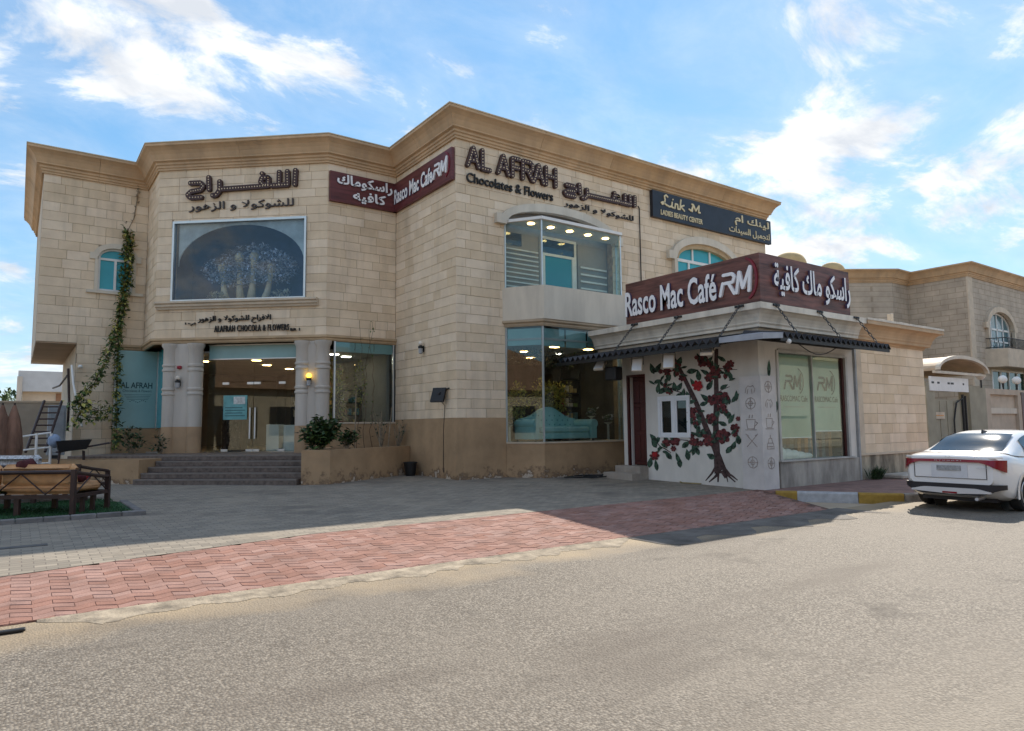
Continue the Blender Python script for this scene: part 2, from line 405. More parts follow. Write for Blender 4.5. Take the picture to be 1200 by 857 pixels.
def lettering(fr, body, rect, y, depth, mat, parent, name='letter', split=True, offset=0.0, shear=0.0, spacing=1.0, slope=0.0, side=None):
    """raised letters filling rect (x0, x1, z0, z1) on a wall frame; front face at local y - depth"""
    vs, fs, ed = text_mesh(body, offset, shear, spacing); x0, x1, z0, z1 = rect
    par = list(range(len(vs)))
    def find(i):
        while par[i] != i: par[i] = par[par[i]]; i = par[i]
        return i
    for f in fs:
        for i in f[1:]: par[find(i)] = find(f[0])
    comp = {}
    for i in range(len(vs)): comp.setdefault(find(i), []).append(i)
    groups = []
    if split:
        cs = sorted(((min(vs[i][0] for i in c), max(vs[i][0] for i in c), c) for c in comp.values()), key=lambda t: t[0])
        for a, b, c in cs:
            if groups and a < groups[-1][1]-.35*min(b-a, groups[-1][1]-groups[-1][0]): groups[-1] = (groups[-1][0], max(b, groups[-1][1]), groups[-1][2]+c)
            else: groups.append((a, b, list(c)))
    else: groups = [(0, 1, list(range(len(vs))))]
    obs = []
    for a, b, c in groups:
        idx = {v: i for i, v in enumerate(c)}; n = len(c); mb = MB(fr)
        P = [(x0+vs[i][0]*(x1-x0), z0+vs[i][1]*(z1-z0)+slope*vs[i][0]) for i in c]
        vv = [(p[0], y-depth, p[1]) for p in P]+[(p[0], y, p[1]) for p in P]
        ff = []
        for f in fs:
            if f[0] in idx: ff.append([idx[i] for i in f])
        mb.add(vv, ff); k = len(ff)
        mb.cur = 1 if side else 0
        ff2 = [[idx[e[0]], idx[e[1]], idx[e[1]]+n, idx[e[0]]+n] for e in ed if e[0] in idx]
        for f in ff2: mb.f.append(f); mb.mi.append(mb.cur)
        obs.append(mb.build(name, [mat, side] if side else mat, parent))
    return obs
def strokes(fr, lines, to, w, y, depth, mat, parent, name='letter', bulbs=None, side=None):
    """each line of points is a flat bar of width w standing off the wall; bulbs = (material, spacing, radius)"""
    mb = MB(fr); bb = MB(fr); nb = 0
    for li, ln in enumerate(lines):
        P = [Vector(to(*p)) for p in ln]; yo = y-depth-.0012*(li % 5)
        for i in range(len(P)-1):
            a, b = P[i], P[i+1]; d = (b-a); 
            if d.length < 1e-6: continue
            d.normalize(); n = Vector((-d.y, d.x))*w/2; e = d*w*.35; yy = yo-.0005*(i % 2)
            q = [a-e+n*.55, a+n, b+n, b+e+n*.55, b+e-n*.55, b-n, a-n, a-e-n*.55]
            mb.slab([(v.x, v.y) for v in reversed(q)], yy, y)
            if bulbs:
                k = max(1, round((b-a).length/bulbs[1]))
                for t in range(k+(1 if i == len(P)-2 else 0)):
                    p = a.lerp(b, t/k); bb.ball((p.x, yy, p.y), bulbs[2], n=6, m=4); nb += 1
    o = mb.build(name, mat, parent)
    if nb: bb.build('bulbs', bulbs[0], o, kind='stuff')
    return o
# ------------------------------------------------------------------ palette
m_stone = M('limestone', (.80,.645,.465), .85, .13, 1.6, .25, 22, col2=(.68,.54,.385), piece=.16)
m_joint = M('stone_joint', (.36,.285,.205), .95, .15, 6)
m_stone_flat = M('limestone_trim', (.60,.50,.38), .8, .07, 2.5, .1, 40)
m_cream = M('cream_trim', (.66,.59,.48), .75, .05, 2, .05, 40, streak=.3)
m_cornice = M('ochre_cornice', (.56,.375,.215), .8, .10, .9, .08, 25, streak=.35, piece=.10)
m_cornlip = M('cornice_lip', (.56,.44,.29), .8, .12, 1.5)
m_col = M('grey_paint', (.54,.49,.43), .75, .07, 1.5, .05, 30, streak=.25)
m_roof = M('roof_screed', (.42,.37,.31), .9, .1, 1)
m_white = M('white_paint', (.78,.77,.74), .55, .04, 3)
m_offwhite = M('weathered_white', (.74,.68,.58), .75, .12, 1.3, .1, 25, streak=.4)
m_alu = M('aluminium_frame', (.60,.64,.64), .35, .04, 3, metal=.6)
m_dark = M('black_metal', (.015,.015,.016), .5, .1, 5)
m_teal = M('teal_panel', (.28,.47,.47), .3, .08, .7)  # plain teal for the strips behind the glass and the corner pane
m_teal2 = M('teal_pane', (.05,.36,.42), .12, .06, .8)
m_soil = M('soil', (.10,.07,.05), .95, .3, 12, .6, 40)
m_stem = M('dry_stem', (.30,.24,.17), .9, .2, 10)
m_bark = M('bark', (.13,.09,.06), .9, .25, 14, .5, 60)
m_leafd = M('leaf_dark', (.035,.075,.028), .5, .3, 9)
m_leafm = M('leaf_mid', (.10,.16,.045), .5, .3, 9)
m_leafy = M('leaf_yellow', (.46,.42,.11), .6, .3, 9)
m_letbrown = M('letter_brown', (.055,.024,.022), .5, .1, 5)
m_bulb = M('bulb_glass', (.80,.66,.46), .3, .05, 5)
m_letblack = M('letter_black', (.02,.017,.016), .5, .1, 5)
m_letwhite = M('letter_white', (.86,.85,.86), .4, .03, 3)
m_letside = M('letter_side', (.09,.07,.14), .5, .1, 5)  # letter sides in one dark violet blue
m_warm = M('warm_lamp', (1.0,.60,.22), .5, .0, 1, emit=5.5)
m_cool = M('white_lamp', (1.0,.90,.72), .5, .0, 1, emit=5.5)
g_clear = glass('shop_glass', (.84,.90,.90), .03)
g_dark = glass('tinted_glass', (.34,.42,.47), .05)
g_teal = glass('green_glass', (.82,.90,.90), .02)

def add_streaks(mt, amount=.30):
    nt = mt.node_tree; N = nt.nodes; L = nt.links; b = N['Principled BSDF']; old = b.inputs['Base Color'].links[0].from_socket
    geo = N.new('ShaderNodeNewGeometry')
    def nz(scl, sc, det):
        mp = N.new('ShaderNodeMapping'); mp.inputs['Scale'].default_value = scl; L.new(geo.outputs['Position'], mp.inputs[0])
        n = N.new('ShaderNodeTexNoise'); n.inputs['Scale'].default_value = sc; n.inputs['Detail'].default_value = det; n.inputs['Roughness'].default_value = .65; L.new(mp.outputs[0], n.inputs['Vector']); return n.outputs[0]
    a, c = nz((2.2,2.2,.16), 1.5, 6), nz((1,1,.7), .55, 5)
    mu = N.new('ShaderNodeMath'); mu.operation = 'ADD'; L.new(a, mu.inputs[0]); L.new(c, mu.inputs[1])
    r = N.new('ShaderNodeMapRange'); L.new(mu.outputs[0], r.inputs[0]); r.inputs[1].default_value = .98; r.inputs[2].default_value = 1.32; r.inputs[4].default_value = amount
    x = N.new('ShaderNodeMix'); x.data_type = 'RGBA'; L.new(r.outputs[0], x.inputs[0]); L.new(old, x.inputs[6]); x.inputs[7].default_value = (.17,.14,.11,1); L.new(x.outputs[2], b.inputs['Base Color'])
for q_, am_ in ((m_stone,.24),(m_cornice,.30),(m_cream,.25),(m_offwhite,.40),(m_col,.22)): add_streaks(q_, am_)
def plinth_mat():
    mt = M('brown_plinth_paint', (.42,.28,.16), .85, .10, 1.4, .15, 30)
    nt = mt.node_tree; N = nt.nodes; L = nt.links; b = N['Principled BSDF']
    old = b.inputs['Base Color'].links[0].from_socket
    geo = N.new('ShaderNodeNewGeometry'); sp = N.new('ShaderNodeSeparateXYZ'); L.new(geo.outputs['Position'], sp.inputs[0])
    n = N.new('ShaderNodeTexNoise'); n.inputs['Scale'].default_value = 3.4; n.inputs['Detail'].default_value = 9; n.inputs['Roughness'].default_value = .7; L.new(geo.outputs['Position'], n.inputs['Vector'])
    z = N.new('ShaderNodeMapRange'); L.new(sp.outputs[2], z.inputs[0]); z.inputs[1].default_value = .16; z.inputs[2].default_value = .75; z.inputs[3].default_value = .16; z.inputs[4].default_value = -.14
    a = N.new('ShaderNodeMath'); a.operation = 'ADD'; L.new(n.outputs[0], a.inputs[0]); L.new(z.outputs[0], a.inputs[1])
    def band(lo, hi, col, prev):
        r = N.new('ShaderNodeMapRange'); L.new(a.outputs[0], r.inputs[0]); r.inputs[1].default_value = lo; r.inputs[2].default_value = hi
        x = N.new('ShaderNodeMix'); x.data_type = 'RGBA'; L.new(r.outputs[0], x.inputs[0]); L.new(prev, x.inputs[6]); x.inputs[7].default_value = (*col, 1); return x.outputs[2]
    c = band(.52, .62, (.20,.13,.08), old); c = band(.64, .67, (.52,.44,.35), c)
    L.new(c, b.inputs['Base Color']); return mt
m_plinth = plinth_mat()

# ------------------------------------------------------------------ ground, road, paving
def ground_mats():
    def base(name):
        mt = bpy.data.materials.new(name); mt.use_nodes = True; MATS[name] = mt
        return mt, mt.node_tree.nodes, mt.node_tree.links, mt.node_tree.nodes['Principled BSDF']
    def nz(N, L, geo, sc, det=4, rough=.6, scl=None):
        n = N.new('ShaderNodeTexNoise'); n.inputs['Scale'].default_value = sc; n.inputs['Detail'].default_value = det; n.inputs['Roughness'].default_value = rough
        if scl:
            mp = N.new('ShaderNodeMapping'); mp.inputs['Scale'].default_value = scl; L.new(geo.outputs['Position'], mp.inputs[0]); L.new(mp.outputs[0], n.inputs['Vector'])
        else: L.new(geo.outputs['Position'], n.inputs['Vector'])
        return n.outputs[0]
    def mixc(N, L, f, a, b, lo=0, hi=1):
        r = N.new('ShaderNodeMapRange'); L.new(f, r.inputs[0]); r.inputs[1].default_value = lo; r.inputs[2].default_value = hi
        x = N.new('ShaderNodeMix'); x.data_type = 'RGBA'; L.new(r.outputs[0], x.inputs[0])
        for i, c in ((6, a), (7, b)):
            if isinstance(c, tuple): x.inputs[i].default_value = (*c, 1)
            else: L.new(c, x.inputs[i])
        return x.outputs[2]
    # asphalt: worn aggregate, dusty
    mt, N, L, b = base('worn_asphalt'); geo = N.new('ShaderNodeNewGeometry')
    vo = N.new('ShaderNodeTexVoronoi'); vo.inputs['Scale'].default_value = 54; L.new(geo.outputs['Position'], vo.inputs['Vector'])
    sp = N.new('ShaderNodeSeparateColor'); L.new(vo.outputs['Color'], sp.inputs[0])
    c = mixc(N, L, sp.outputs[0], (.085,.074,.061), (.285,.25,.205))
    c = mixc(N, L, vo.outputs['Distance'], c, (.10,.082,.063), .45, .8)
    c = mixc(N, L, nz(N, L, geo, 260, 2), c, (.44,.385,.32), .60, .70)
    c = mixc(N, L, nz(N, L, geo, .35, 5, .65), c, (.195,.168,.136), .42, .85)
    c = mixc(N, L, nz(N, L, geo, .22, 3, .6, (1,3.2,1)), c, (.115,.095,.076), .55, .75)
    # oil stains, worn wheel tracks and drifted sand, each with a shape of its own
    c = mixc(N, L, nz(N, L, geo, .55, 6, .7, (1,1.5,1)), c, (.070,.058,.047), .58, .72)
    c = mixc(N, L, nz(N, L, geo, .16, 4, .55, (.35,2.4,1)), c, (.255,.22,.175), .54, .72)
    dn = N.new('ShaderNodeTexNoise'); dn.inputs['Scale'].default_value = 1.2; dn.inputs['Detail'].default_value = 5; L.new(geo.outputs['Position'], dn.inputs['Vector'])
    sy = N.new('ShaderNodeSeparateXYZ'); L.new(geo.outputs['Position'], sy.inputs[0])
    sd = N.new('ShaderNodeMath'); sd.operation = 'MULTIPLY_ADD'; L.new(dn.outputs[0], sd.inputs[0]); sd.inputs[1].default_value = 1.6; L.new(sy.outputs[1], sd.inputs[2])
    c = mixc(N, L, sd.outputs[0], c, (.32,.25,.165), -8.75, -7.9)
    L.new(c, b.inputs['Base Color']); b.inputs['Roughness'].default_value = .82; b.inputs['Specular IOR Level'].default_value = .35
    bp = N.new('ShaderNodeBump'); bp.inputs['Strength'].default_value = .55; bp.inputs['Distance'].default_value = .012
    L.new(vo.outputs['Distance'], bp.inputs['Height']); bp.invert = True; L.new(bp.outputs[0], b.inputs['Normal'])
    # forecourt: small dull concrete blocks
    mt, N, L, b = base('concrete_block_paving'); geo = N.new('ShaderNodeNewGeometry')
    br = N.new('ShaderNodeTexBrick'); br.inputs['Scale'].default_value = 1; br.inputs['Brick Width'].default_value = .22; br.inputs['Row Height'].default_value = .11; br.inputs['Mortar Size'].default_value = .006
    br.inputs['Color1'].default_value = (.205,.18,.145,1); br.inputs['Color2'].default_value = (.31,.27,.215,1); br.inputs['Mortar'].default_value = (.13,.11,.09,1); br.inputs['Bias'].default_value = -.2
    L.new(geo.outputs['Position'], br.inputs['Vector'])
    c = mixc(N, L, nz(N, L, geo, .8, 6, .65), br.outputs['Color'], (.30,.255,.195), .50, .80)
    c = mixc(N, L, nz(N, L, geo, .5, 5, .7, (1,1.6,1)), c, (.115,.10,.085), .52, .72)
    L.new(c, b.inputs['Base Color']); b.inputs['Roughness'].default_value = .88
    bp = N.new('ShaderNodeBump'); bp.inputs['Strength'].default_value = .5; bp.inputs['Distance'].default_value = .006; L.new(br.outputs['Fac'], bp.inputs['Height']); bp.invert = True; L.new(bp.outputs[0], b.inputs['Normal'])
ground_mats()
m_asph = MATS['worn_asphalt']; m_pave = MATS['concrete_block_paving']
m_sand = M('sandy_ground', (.42,.34,.25), .95, .15, .3, .3, 8)
m_conc = M('worn_concrete', (.33,.275,.205), .92, .24, 4.5, .5, 40)
m_red = M('red_block', (.30,.165,.13), .9, .12, 3, .3, 60, piece=.22)
m_redj = M('sand_joint', (.15,.085,.065), .95, .2, 8)
m_pavr = M('reddish_paving', (.27,.165,.14), .9, .16, 3, .3, 40)
m_patch = M('dark_patch_asphalt', (.15,.135,.12), .9, .22, 2, .4, 90)

MB().box(-400, 500, -400, 700, -.4, -.06).build('ground', m_sand, kind='structure')
MB().box(-120, 160, -22, -8.57, -.3, 0).build('road', m_asph, kind='structure')
YP = [-8.9, -8.56, -6.15, 0, 2.0, 26]; ZP = [.004, .012, .14, .22, .25, .25]
def gz(y):
    for i in range(len(YP)-1):
        if YP[i] <= y <= YP[i+1]: return ZP[i]+(ZP[i+1]-ZP[i])*(y-YP[i])/(YP[i+1]-YP[i])
    return .25 if y > 0 else 0
mb = MB()
mb.add([(-60,-7.0,.095),(-11,-7.0,.095),(-6,-6.15,.14),(14,-6.15,.14),(-60,-6.15,.1402)], [(0,1,2,4)])
for i in range(2, len(YP)-1):
    mb.add([(-60,YP[i],ZP[i]),(14,YP[i],ZP[i]),(14,YP[i+1],ZP[i+1]),(-60,YP[i+1],ZP[i+1]),(-60,YP[i],-.3),(14,YP[i],-.3),(14,YP[i+1],-.3),(-60,YP[i+1],-.3)],
           [(0,1,2,3),(7,6,5,4)]+([(4,5,1,0)] if i == 2 else []))
mb.build('forecourt', m_pave, kind='structure')
# brick ramp with zigzag pavers
ytop = lambda x: -6.15 if x > -6 else max(-7.0, -6.15+(x+6)*.17)
ramp = MB().add([(-60,-8.56,.0),(-12,-8.56,.0),(-6,-8.56,.0),(3.05,-8.56,.0),(4.25,-6.152,.126),(-6,-6.152,.126),(-11,-7.002,.082),(-60,-7.002,.082)], [(0,1,6,7),(1,2,5,6),(2,3,4,5)]).build('brick_ramp', m_redj, kind='structure')
def pavers():
    CW, RH, SL = .32, .135, .075; items = []; gx, gy = .003, .012
    zz = lambda y: .012+(y+8.56)*(.128/2.41)
    for c in range(int(-26/CW), int(4.4/CW)):
        for k in range(-1, 19):
            odd = k % 2; x0 = c*CW+odd*CW/2; y0 = -8.56+k*RH; xm = x0+CW/2; e0, e1 = (SL, 0) if odd else (0, SL)
            pts = [(x0+gx/2, y0+e0+gy/2), (xm, y0+e1+gy/2), (x0+CW-gx/2, y0+e0+gy/2), (x0+CW-gx/2, y0+e0+RH-gy/2), (xm, y0+e1+RH-gy/2), (x0+gx/2, y0+e0+RH-gy/2)]
            pts = [(x, min(max(y, -8.55), ytop(x)-.012)) for x, y in pts]
            if max(pts[5][1]-pts[0][1], pts[4][1]-pts[1][1]) < .03 or x0+CW > 3.05+(y0+8.56)*.5-.02: continue
            j = uni(-.002,.003); items.append([(x, y, zz(y)+j) for x, y in pts])
    items.sort(key=lambda p: -area_px(p)); rest = MB(); off = BASE[ramp]; shared = {}
    def geom(P):
        t = []
        for i, q in enumerate(P):
            xm = (P[0][0]+P[2][0])/2; sy = 1 if i < 3 else -1; sx = 0 if i in (1, 4) else (1 if q[0] < xm else -1)
            t.append(Vector((q[0]+sx*.0015, q[1]+sy*.007, q[2])))
        lo = [Vector(q)-Vector((0,0,.007)) for q in P]; bt = [Vector(q)-Vector((0,0,.04)) for q in P]
        return [tuple(v) for v in t+lo+bt], [(0,1,4,5),(1,2,3,4)]+[(6+a, 6+(a+1)%6, (a+1)%6, a) for a in range(6)]+[(12+a, 12+(a+1)%6, 6+(a+1)%6, 6+a) for a in range(6)]
    for i, p in enumerate(items):
        if i < 300:
            c = Vector(p[0]); key = tuple(round(v, 3) for q in p for v in (Vector(q)-c))
            if key not in shared:
                vs, fs = geom([Vector(q)-c for q in p]); me = bpy.data.meshes.new('paver'); me.from_pydata(vs, [], fs); me.materials.append(m_red); shared[key] = me
            o = bpy.data.objects.new('paver', shared[key]); COL.objects.link(o); o.parent = ramp; o.location = c-off
        else: rest.r = rnd(); rest.add(*geom(p))
    rest.build('far_pavers', m_red, ramp, kind='stuff')
pavers()
# worn concrete edging along the road
mb = MB(); n = 220
xs = [-9.25+(6.95)*i/n for i in range(n+1)]; wob = [rnd() for i in range(n+1)]
top = [(x, -8.55+.02*wob[i]) for i, x in enumerate(xs)]; bot = [(x, -8.60-min(1, min(i, n-i)/14)*(.24+.06*math.sin(i*.13)+.05*math.sin(i*.41+1)+.05*wob[i]+.05*wob[i//3])) for i, x in enumerate(xs)]
mb.add([(x,y,.016) for x,y in top]+[(x,y,.003) for x,y in bot], [(n+1+i, n+2+i, i+1, i) for i in range(n)])
mb.build('concrete_edging', m_conc, kind='structure')
mb = MB(); xs = [-2.3+5.6*i/20 for i in range(21)]
mb.add([(x,-8.50,.0085) for x in xs]+[(x,-9.2-.25*math.sin(i*1.3)-.15*rnd(),.0045) for i,x in enumerate(xs)], [(21+i, 22+i, i+1, i) for i in range(20)])
mb.build('road_patch', m_patch, kind='structure')
# raised pavement beside the cafe, painted kerb
KP = [(4.02,-6.72),(4.30,-7.05),(4.62,-7.55),(4.93,-8.05),(5.18,-8.45),(5.42,-8.74),(5.8,-8.92),(6.4,-9.0),(9,-9.02),(12,-9.02),(15,-9.02),(60,-9.02)]
MB().prism([(3.98,-6.2)]+[(x+.02,y+.10) for x,y in KP]+[(60,-3),(14.1,-3),(14.1,-6.2)], -.2, .150).build('pavement', m_pavr, kind='structure')
m_ky = M('kerb_yellow', (.36,.225,.04), .7, .12, 8); m_kw = M('kerb_white', (.42,.43,.45), .7, .1, 8); m_kg = M('kerb_grey', (.34,.31,.28), .9, .16, 5, .3, 40)
kerb = MB().sweep([(.0,-.1),(.02,-.1),(.02,.06),(.0,.06)], KP).build('kerb', m_kg, kind='structure')
segs = [(0,1,m_ky),(1,3,m_kw),(3,5,m_ky),(5,7,m_kg),(7,8,m_kg),(8,9,m_kg),(9,10,m_kg),(10,11,m_kg)]
for a, b, mt in segs:
    pp = [Vector(p) for p in KP[a:b+1]]; d = (pp[1]-pp[0]).normalized(); e = (pp[-1]-pp[-2]).normalized()
    pp[0] += d*.006; pp[-1] -= e*.006
    MB().sweep([(-.1,-.1),(.05,-.1),(.05,.125),(.025,.158),(-.1,.160)], [tuple(p) for p in pp]).build('kerb_block', mt, kerb)

# ------------------------------------------------------------------ the shop building
HB, HT = 9.525, 10.2
FF = Fr(0, 0); FE = Fr(0, 3.66, -90); FD = Fr(-2.22, 3.66); FC = Fr(-6.22, 7.2, math.degrees(math.atan2(-3.54, 4.0))); FS = Fr(-6.22, 9.3, -90); FA = Fr(-9.11, 9.3)
CL = math.hypot(4, 3.54)
shop = thing('shop_building', (0, 0, .2), 'two-storey limestone shop building with ochre cornice and stepped front', 'building')
JY = .014
def wall(fr, x0, x1, z0, z1, holes, thick=.25, name='wall', mat=None):
    mb = MB(); wall_box(mb, fr, x0, x1, z0, z1, JY, thick, holes); return mb.build(name, mat or m_joint, shop)
# openings
H_F = arch_holes(3.70, 2.10, 5.45, 7.40, .58) + [(1.60, 5.95, .3, 4.55)] + arch_holes(10.35, 1.62, 4.9, 7.36, .66)
H_C = [(.50, 4.70, 5.43, 7.88)]
H_A = arch_holes(9.11-7.10, .50, 6.02, 7.10, .33)
w = wall(FF, .04, 14.0, 1.85, HB, H_F); plan_stones(w, FF, 0, 14.0, 1.85, HB, .26, H_F, .5, .95, True, 3)
w = wall(FE, 0, 3.66-JY, 1.85, HB, []); plan_stones(w, FE, 0, 3.66-.001, 1.85, HB, .26, [], .42, .8, False, 4)
w = wall(FD, 0, 2.22, 4.34, HB, []); plan_stones(w, FD, 0, 2.22, 4.34, HB, .26, [], .4, .75, False, 5)
w = wall(FC, 0, CL, 4.34, HB, H_C); plan_stones(w, FC, 0, CL, 4.34, HB, .26, H_C, .45, .85, False, 6)
w = wall(FS, 0, 2.1, 4.34, HB, []); plan_stones(w, FS, 0, 2.1, 4.34, HB, .26, [], .5, .8, False, 8)
HA2 = H_A+[(-.1, 1.05, 0, 4.32), (2.09, 4, 0, 4.34)]
w = wall(FA, 0, 2.89, .2, HB, HA2); plan_stones(w, FA, 0, 2.89, .2, HB, .29, HA2, .45, .8, False, 9)
# unseen sides, roof, floors
mb = MB(); mb.box(-9.11,-8.9,9.556,16.8,4.32,HB); mb.box(13.75,14,.26,18,.2,HB); mb.box(-9.11,14,17.8,18,4.32,HB)
mb.box(-8.06,-7.86,9.556,16.8,.2,4.31); mb.box(-8.06,14,16.8,17.0,.2,4.31)
mb.build('rear_wall', m_stone_flat, shop)
roofpoly = [(-8.86,17.7),(-8.86,9.56),(-5.98,9.56),(-5.98,7.32),(-2.1,3.92),(.25,3.92),(.25,.26),(13.7,.26),(13.7,17.7)]
MB().prism(roofpoly, 9.3, 9.6).build('roof', m_roof, shop)
mb = MB(); mb.box(-9.10,-8.07,9.32,16.8,4.28,4.315); mb.prism([(-8.06,16.7),(-8.06,9.4),(-6.2,9.4),(-6.2,7.3),(-2.1,3.95),(-.02,3.95),(.25,3.95),(.25,16.7)], 4.36, 4.6); mb.build('soffit', M('soffit_paint', (.42,.29,.19), .8, .06, 1), shop)
MB().box(.26, 13.7, .3, 16.7, 4.65, 4.95).build('upper_floor', m_roof, shop)
MB().prism([(-8,16.7),(-8,9.6),(-6.2,9.5),(-5.2,6.6),(-2.1,4.0),(-.05,4.0),(-.05,16.7)], .5, .93).build('ground_floor', M('floor_tile', (.36,.33,.29), .3, .05, 2), shop)
# cornice
prof = [(-.25,9.50),(.055,9.50),(.055,9.555),(.085,9.575),(.085,9.635),(.125,9.66),(.125,9.72),(.20,9.755),(.20,9.79),(.225,9.84),(.265,9.93),(.325,10.02),(.40,10.09),(.46,10.13),(.46,10.2),(-.25,10.2)]
path = [(-9.11,17.9),(-9.11,9.3),(-6.22,9.3),(-6.22,7.2),(-2.22,3.66),(0,3.66),(0,0),(14.0,0),(14.0,17.9)]
def run_pieces(path, prof, mat, parent, name, step):
    # moulding laid in lengths with hairline joints, mitred at the corners
    P = [Vector(p) for p in path]; cuts = []
    for i in range(len(P)-1):
        d = P[i+1]-P[i]; k = max(1, int(d.length/step))
        for j in range(1, k+1):
            if j < k or k == 1 and d.length > 2.6: cuts.append((i, (j if k > 1 else .5)/k))
    segs, cur = [], [P[0]]
    for i in range(len(P)-1):
        d = (P[i+1]-P[i]).normalized()
        for ci, t in cuts:
            if ci == i: q = P[i].lerp(P[i+1], t); segs.append(cur+[q-d*.004]); cur = [q+d*.004]
        cur.append(P[i+1])
    segs.append(cur)
    return [MB().sweep(prof, [tuple(p) for p in s_]).build(name, mat, parent) for s_ in segs]
c = run_pieces(path, prof, m_cornice, shop, 'cornice', 2.4)[0]
MB().sweep([(-.26,10.203),(.475,10.203),(.475,10.235),(-.26,10.235)], path).build('coping', m_cornlip, c)
# brown plinth
MB(FE).box(.02, 3.672, -.012, .25, .15, 1.85).build('plinth', m_plinth, shop)
MB().box(.252, 1.59, -.011, .25, .15, 1.852).build('plinth', m_plinth, shop); MB().box(5.96, 14, -.011, .25, .15, 1.852).build('plinth', m_plinth, shop); MB().box(-.010, .25, -.0105, .0, .15, 1.8515).build('plinth_corner', m_plinth, shop)
mb = MB(FD); mb.box(.0, 2.22, -.02, .25, .9, 1.74); mb.build('plinth', m_plinth, shop)
MB(FD).box(-.02, 2.22, -.05, .1, 1.742, 1.79).build('window_sill', m_stone_flat, shop)
# band under the overhanging upper storey
bp = [(-.05,4.16),(.02,4.16),(.05,4.20),(.05,4.24),(.10,4.27),(.10,4.335),(-.05,4.335)]
MB().sweep(bp, [(-7.0,9.3),(-6.22,9.3),(-6.22,7.2),(-2.22,3.66),(-.005,3.66)]).build('band', M('band_paint', (.50,.36,.22), .8, .08, 2), shop)
# --- big display window on the splayed front
win = MB(FC); zz0, zz1, x0, x1 = 5.43, 7.88, .50, 4.70
win.box(x0, x1, -.05, .1, zz1-.05, zz1+.02); win.box(x0, x0+.06, -.05, .1, zz0, zz1-.05); win.box(x1-.06, x1, -.05, .1, zz0, zz1-.05); win.box(x0+.06, x1-.06, -.05, .1, zz0, zz0+.06)
wo = win.build('display_window', m_alu, shop)
g_disp = glass('display_glass', (.86,.90,.97), .03)
MB(FC).box(x0+.06, x1-.06, .02, .03, zz0+.06, zz1-.05).build('pane', g_disp, wo)
bx = MB(FC); bx.box(x0-.3, x1+.3, 1.5, 1.55, zz0-.2, zz1+.4); bx.box(x0-.3, x0-.25, .26, 1.5, zz0-.2, zz1+.4); bx.box(x1+.25, x1+.3, .26, 1.5, zz0-.2, zz1+.4); bx.box(x0-.25, x1+.25, .26, 1.5, zz0-.2, zz0-.1); bx.box(x0-.25, x1+.25, .26, 1.5, zz1+.3, zz1+.4)
bx.build('display_box', M('navy_backdrop', (.022,.042,.10), .6, .3, 1.2), wo)
ar_in = arc(2.6, 6.55, 1.98, 1.22, 24); mb = MB(FC)
for i in range(len(ar_in)-1):
    a, b = ar_in[i], ar_in[i+1]; mb.slab([a, b, (b[0], 7.9), (a[0], 7.9)], .13, .16)
mb.build('arch_panel', M('sage_panel', (.60,.66,.52), .7, .18, 1.6), wo)
MB(FC).sweep([(0,5.20),(.07,5.20),(.09,5.25),(.14,5.28),(.14,5.34),(.20,5.37),(.20,5.425),(0,5.425)], [(.08,0),(5.10,0)]).build('sill', m_stone_flat, wo)
# silver flower heads and curved vases shown behind the pane
for (px, py, hh, lean, vl) in ((262,322,.62,-.10,'leftmost of four'),(281,309,.85,-.05,'second from the left of four'),(297,308,.8,.05,'third from the left of four'),(316,322,.66,.16,'rightmost of four')):
    p = FC.inv(pixY(px, py, 6.0)); q = FC.inv(CAM+(FC(0,.6,0)-CAM).dot(FC.m.to_3x3() @ Vector((0,1,0)))/ray(px,py).dot(FC.m.to_3x3() @ Vector((0,1,0)))*ray(px,py))
    b = MB(FC); pts = [(q.x-lean*1.2, .6, 5.4), (q.x-lean*.4, .6, 5.4+(q.z-5.4)*.4), (q.x, .6, 5.4+(q.z-5.4)*.75), (q.x+lean*.3, .6, q.z+.1)]
    b.tube(pts, [.15,.10,.07,.10], 12); b.ball((q.x+lean*.4, .6, q.z+.18), .14, .14, .17, 12, 8)
    b.build('flower_vase', M('pale_gold_vase', (.70,.58,.30), .35, .15, 5), None, 'pale gold curved vase in the upstairs display window, %s' % vl, 'vase', 'vases in the upstairs display window', smooth=True)
sil = MB(FC)
for i in range(1900):
    a = rnd()*6.283; rr = math.sqrt(rnd()); cx, cz, sx, sz = random.choice(((1.9,6.45,.7,.40),(2.8,6.75,.9,.50),(3.5,6.5,.65,.5),(2.4,6.3,.9,.35)))
    p = Vector((cx+sx*rr*math.cos(a), .55+uni(-.25,.3), cz+sz*rr*math.sin(a))); d = Vector((uni(-1,1),uni(-1,.4),uni(-.6,1)))
    sil.leaf(p, d, uni(.07,.15), uni(.04,.09))
sil.build('silver_flower_spray', M('silver_petal', (.62,.70,.82), .35, .4, 9), None, 'spray of small silver blue flowers above the vases in the upstairs display window', 'flowers')
sil = MB(FC)
for i in range(160): 
    cx = random.choice((1.75, 3.75)); sil.leaf((cx+uni(-.25,.25), .4+uni(-.1,.1), 5.52+rnd()*.22), (uni(-1,1),uni(-1,0),uni(0,1)), .12, .06)
sil.build('low_flower_spray', M('cream_petal', (.7,.7,.5), .6, .3, 9), None, 'two low cream flower clusters at the foot of the upstairs display window', 'flowers')
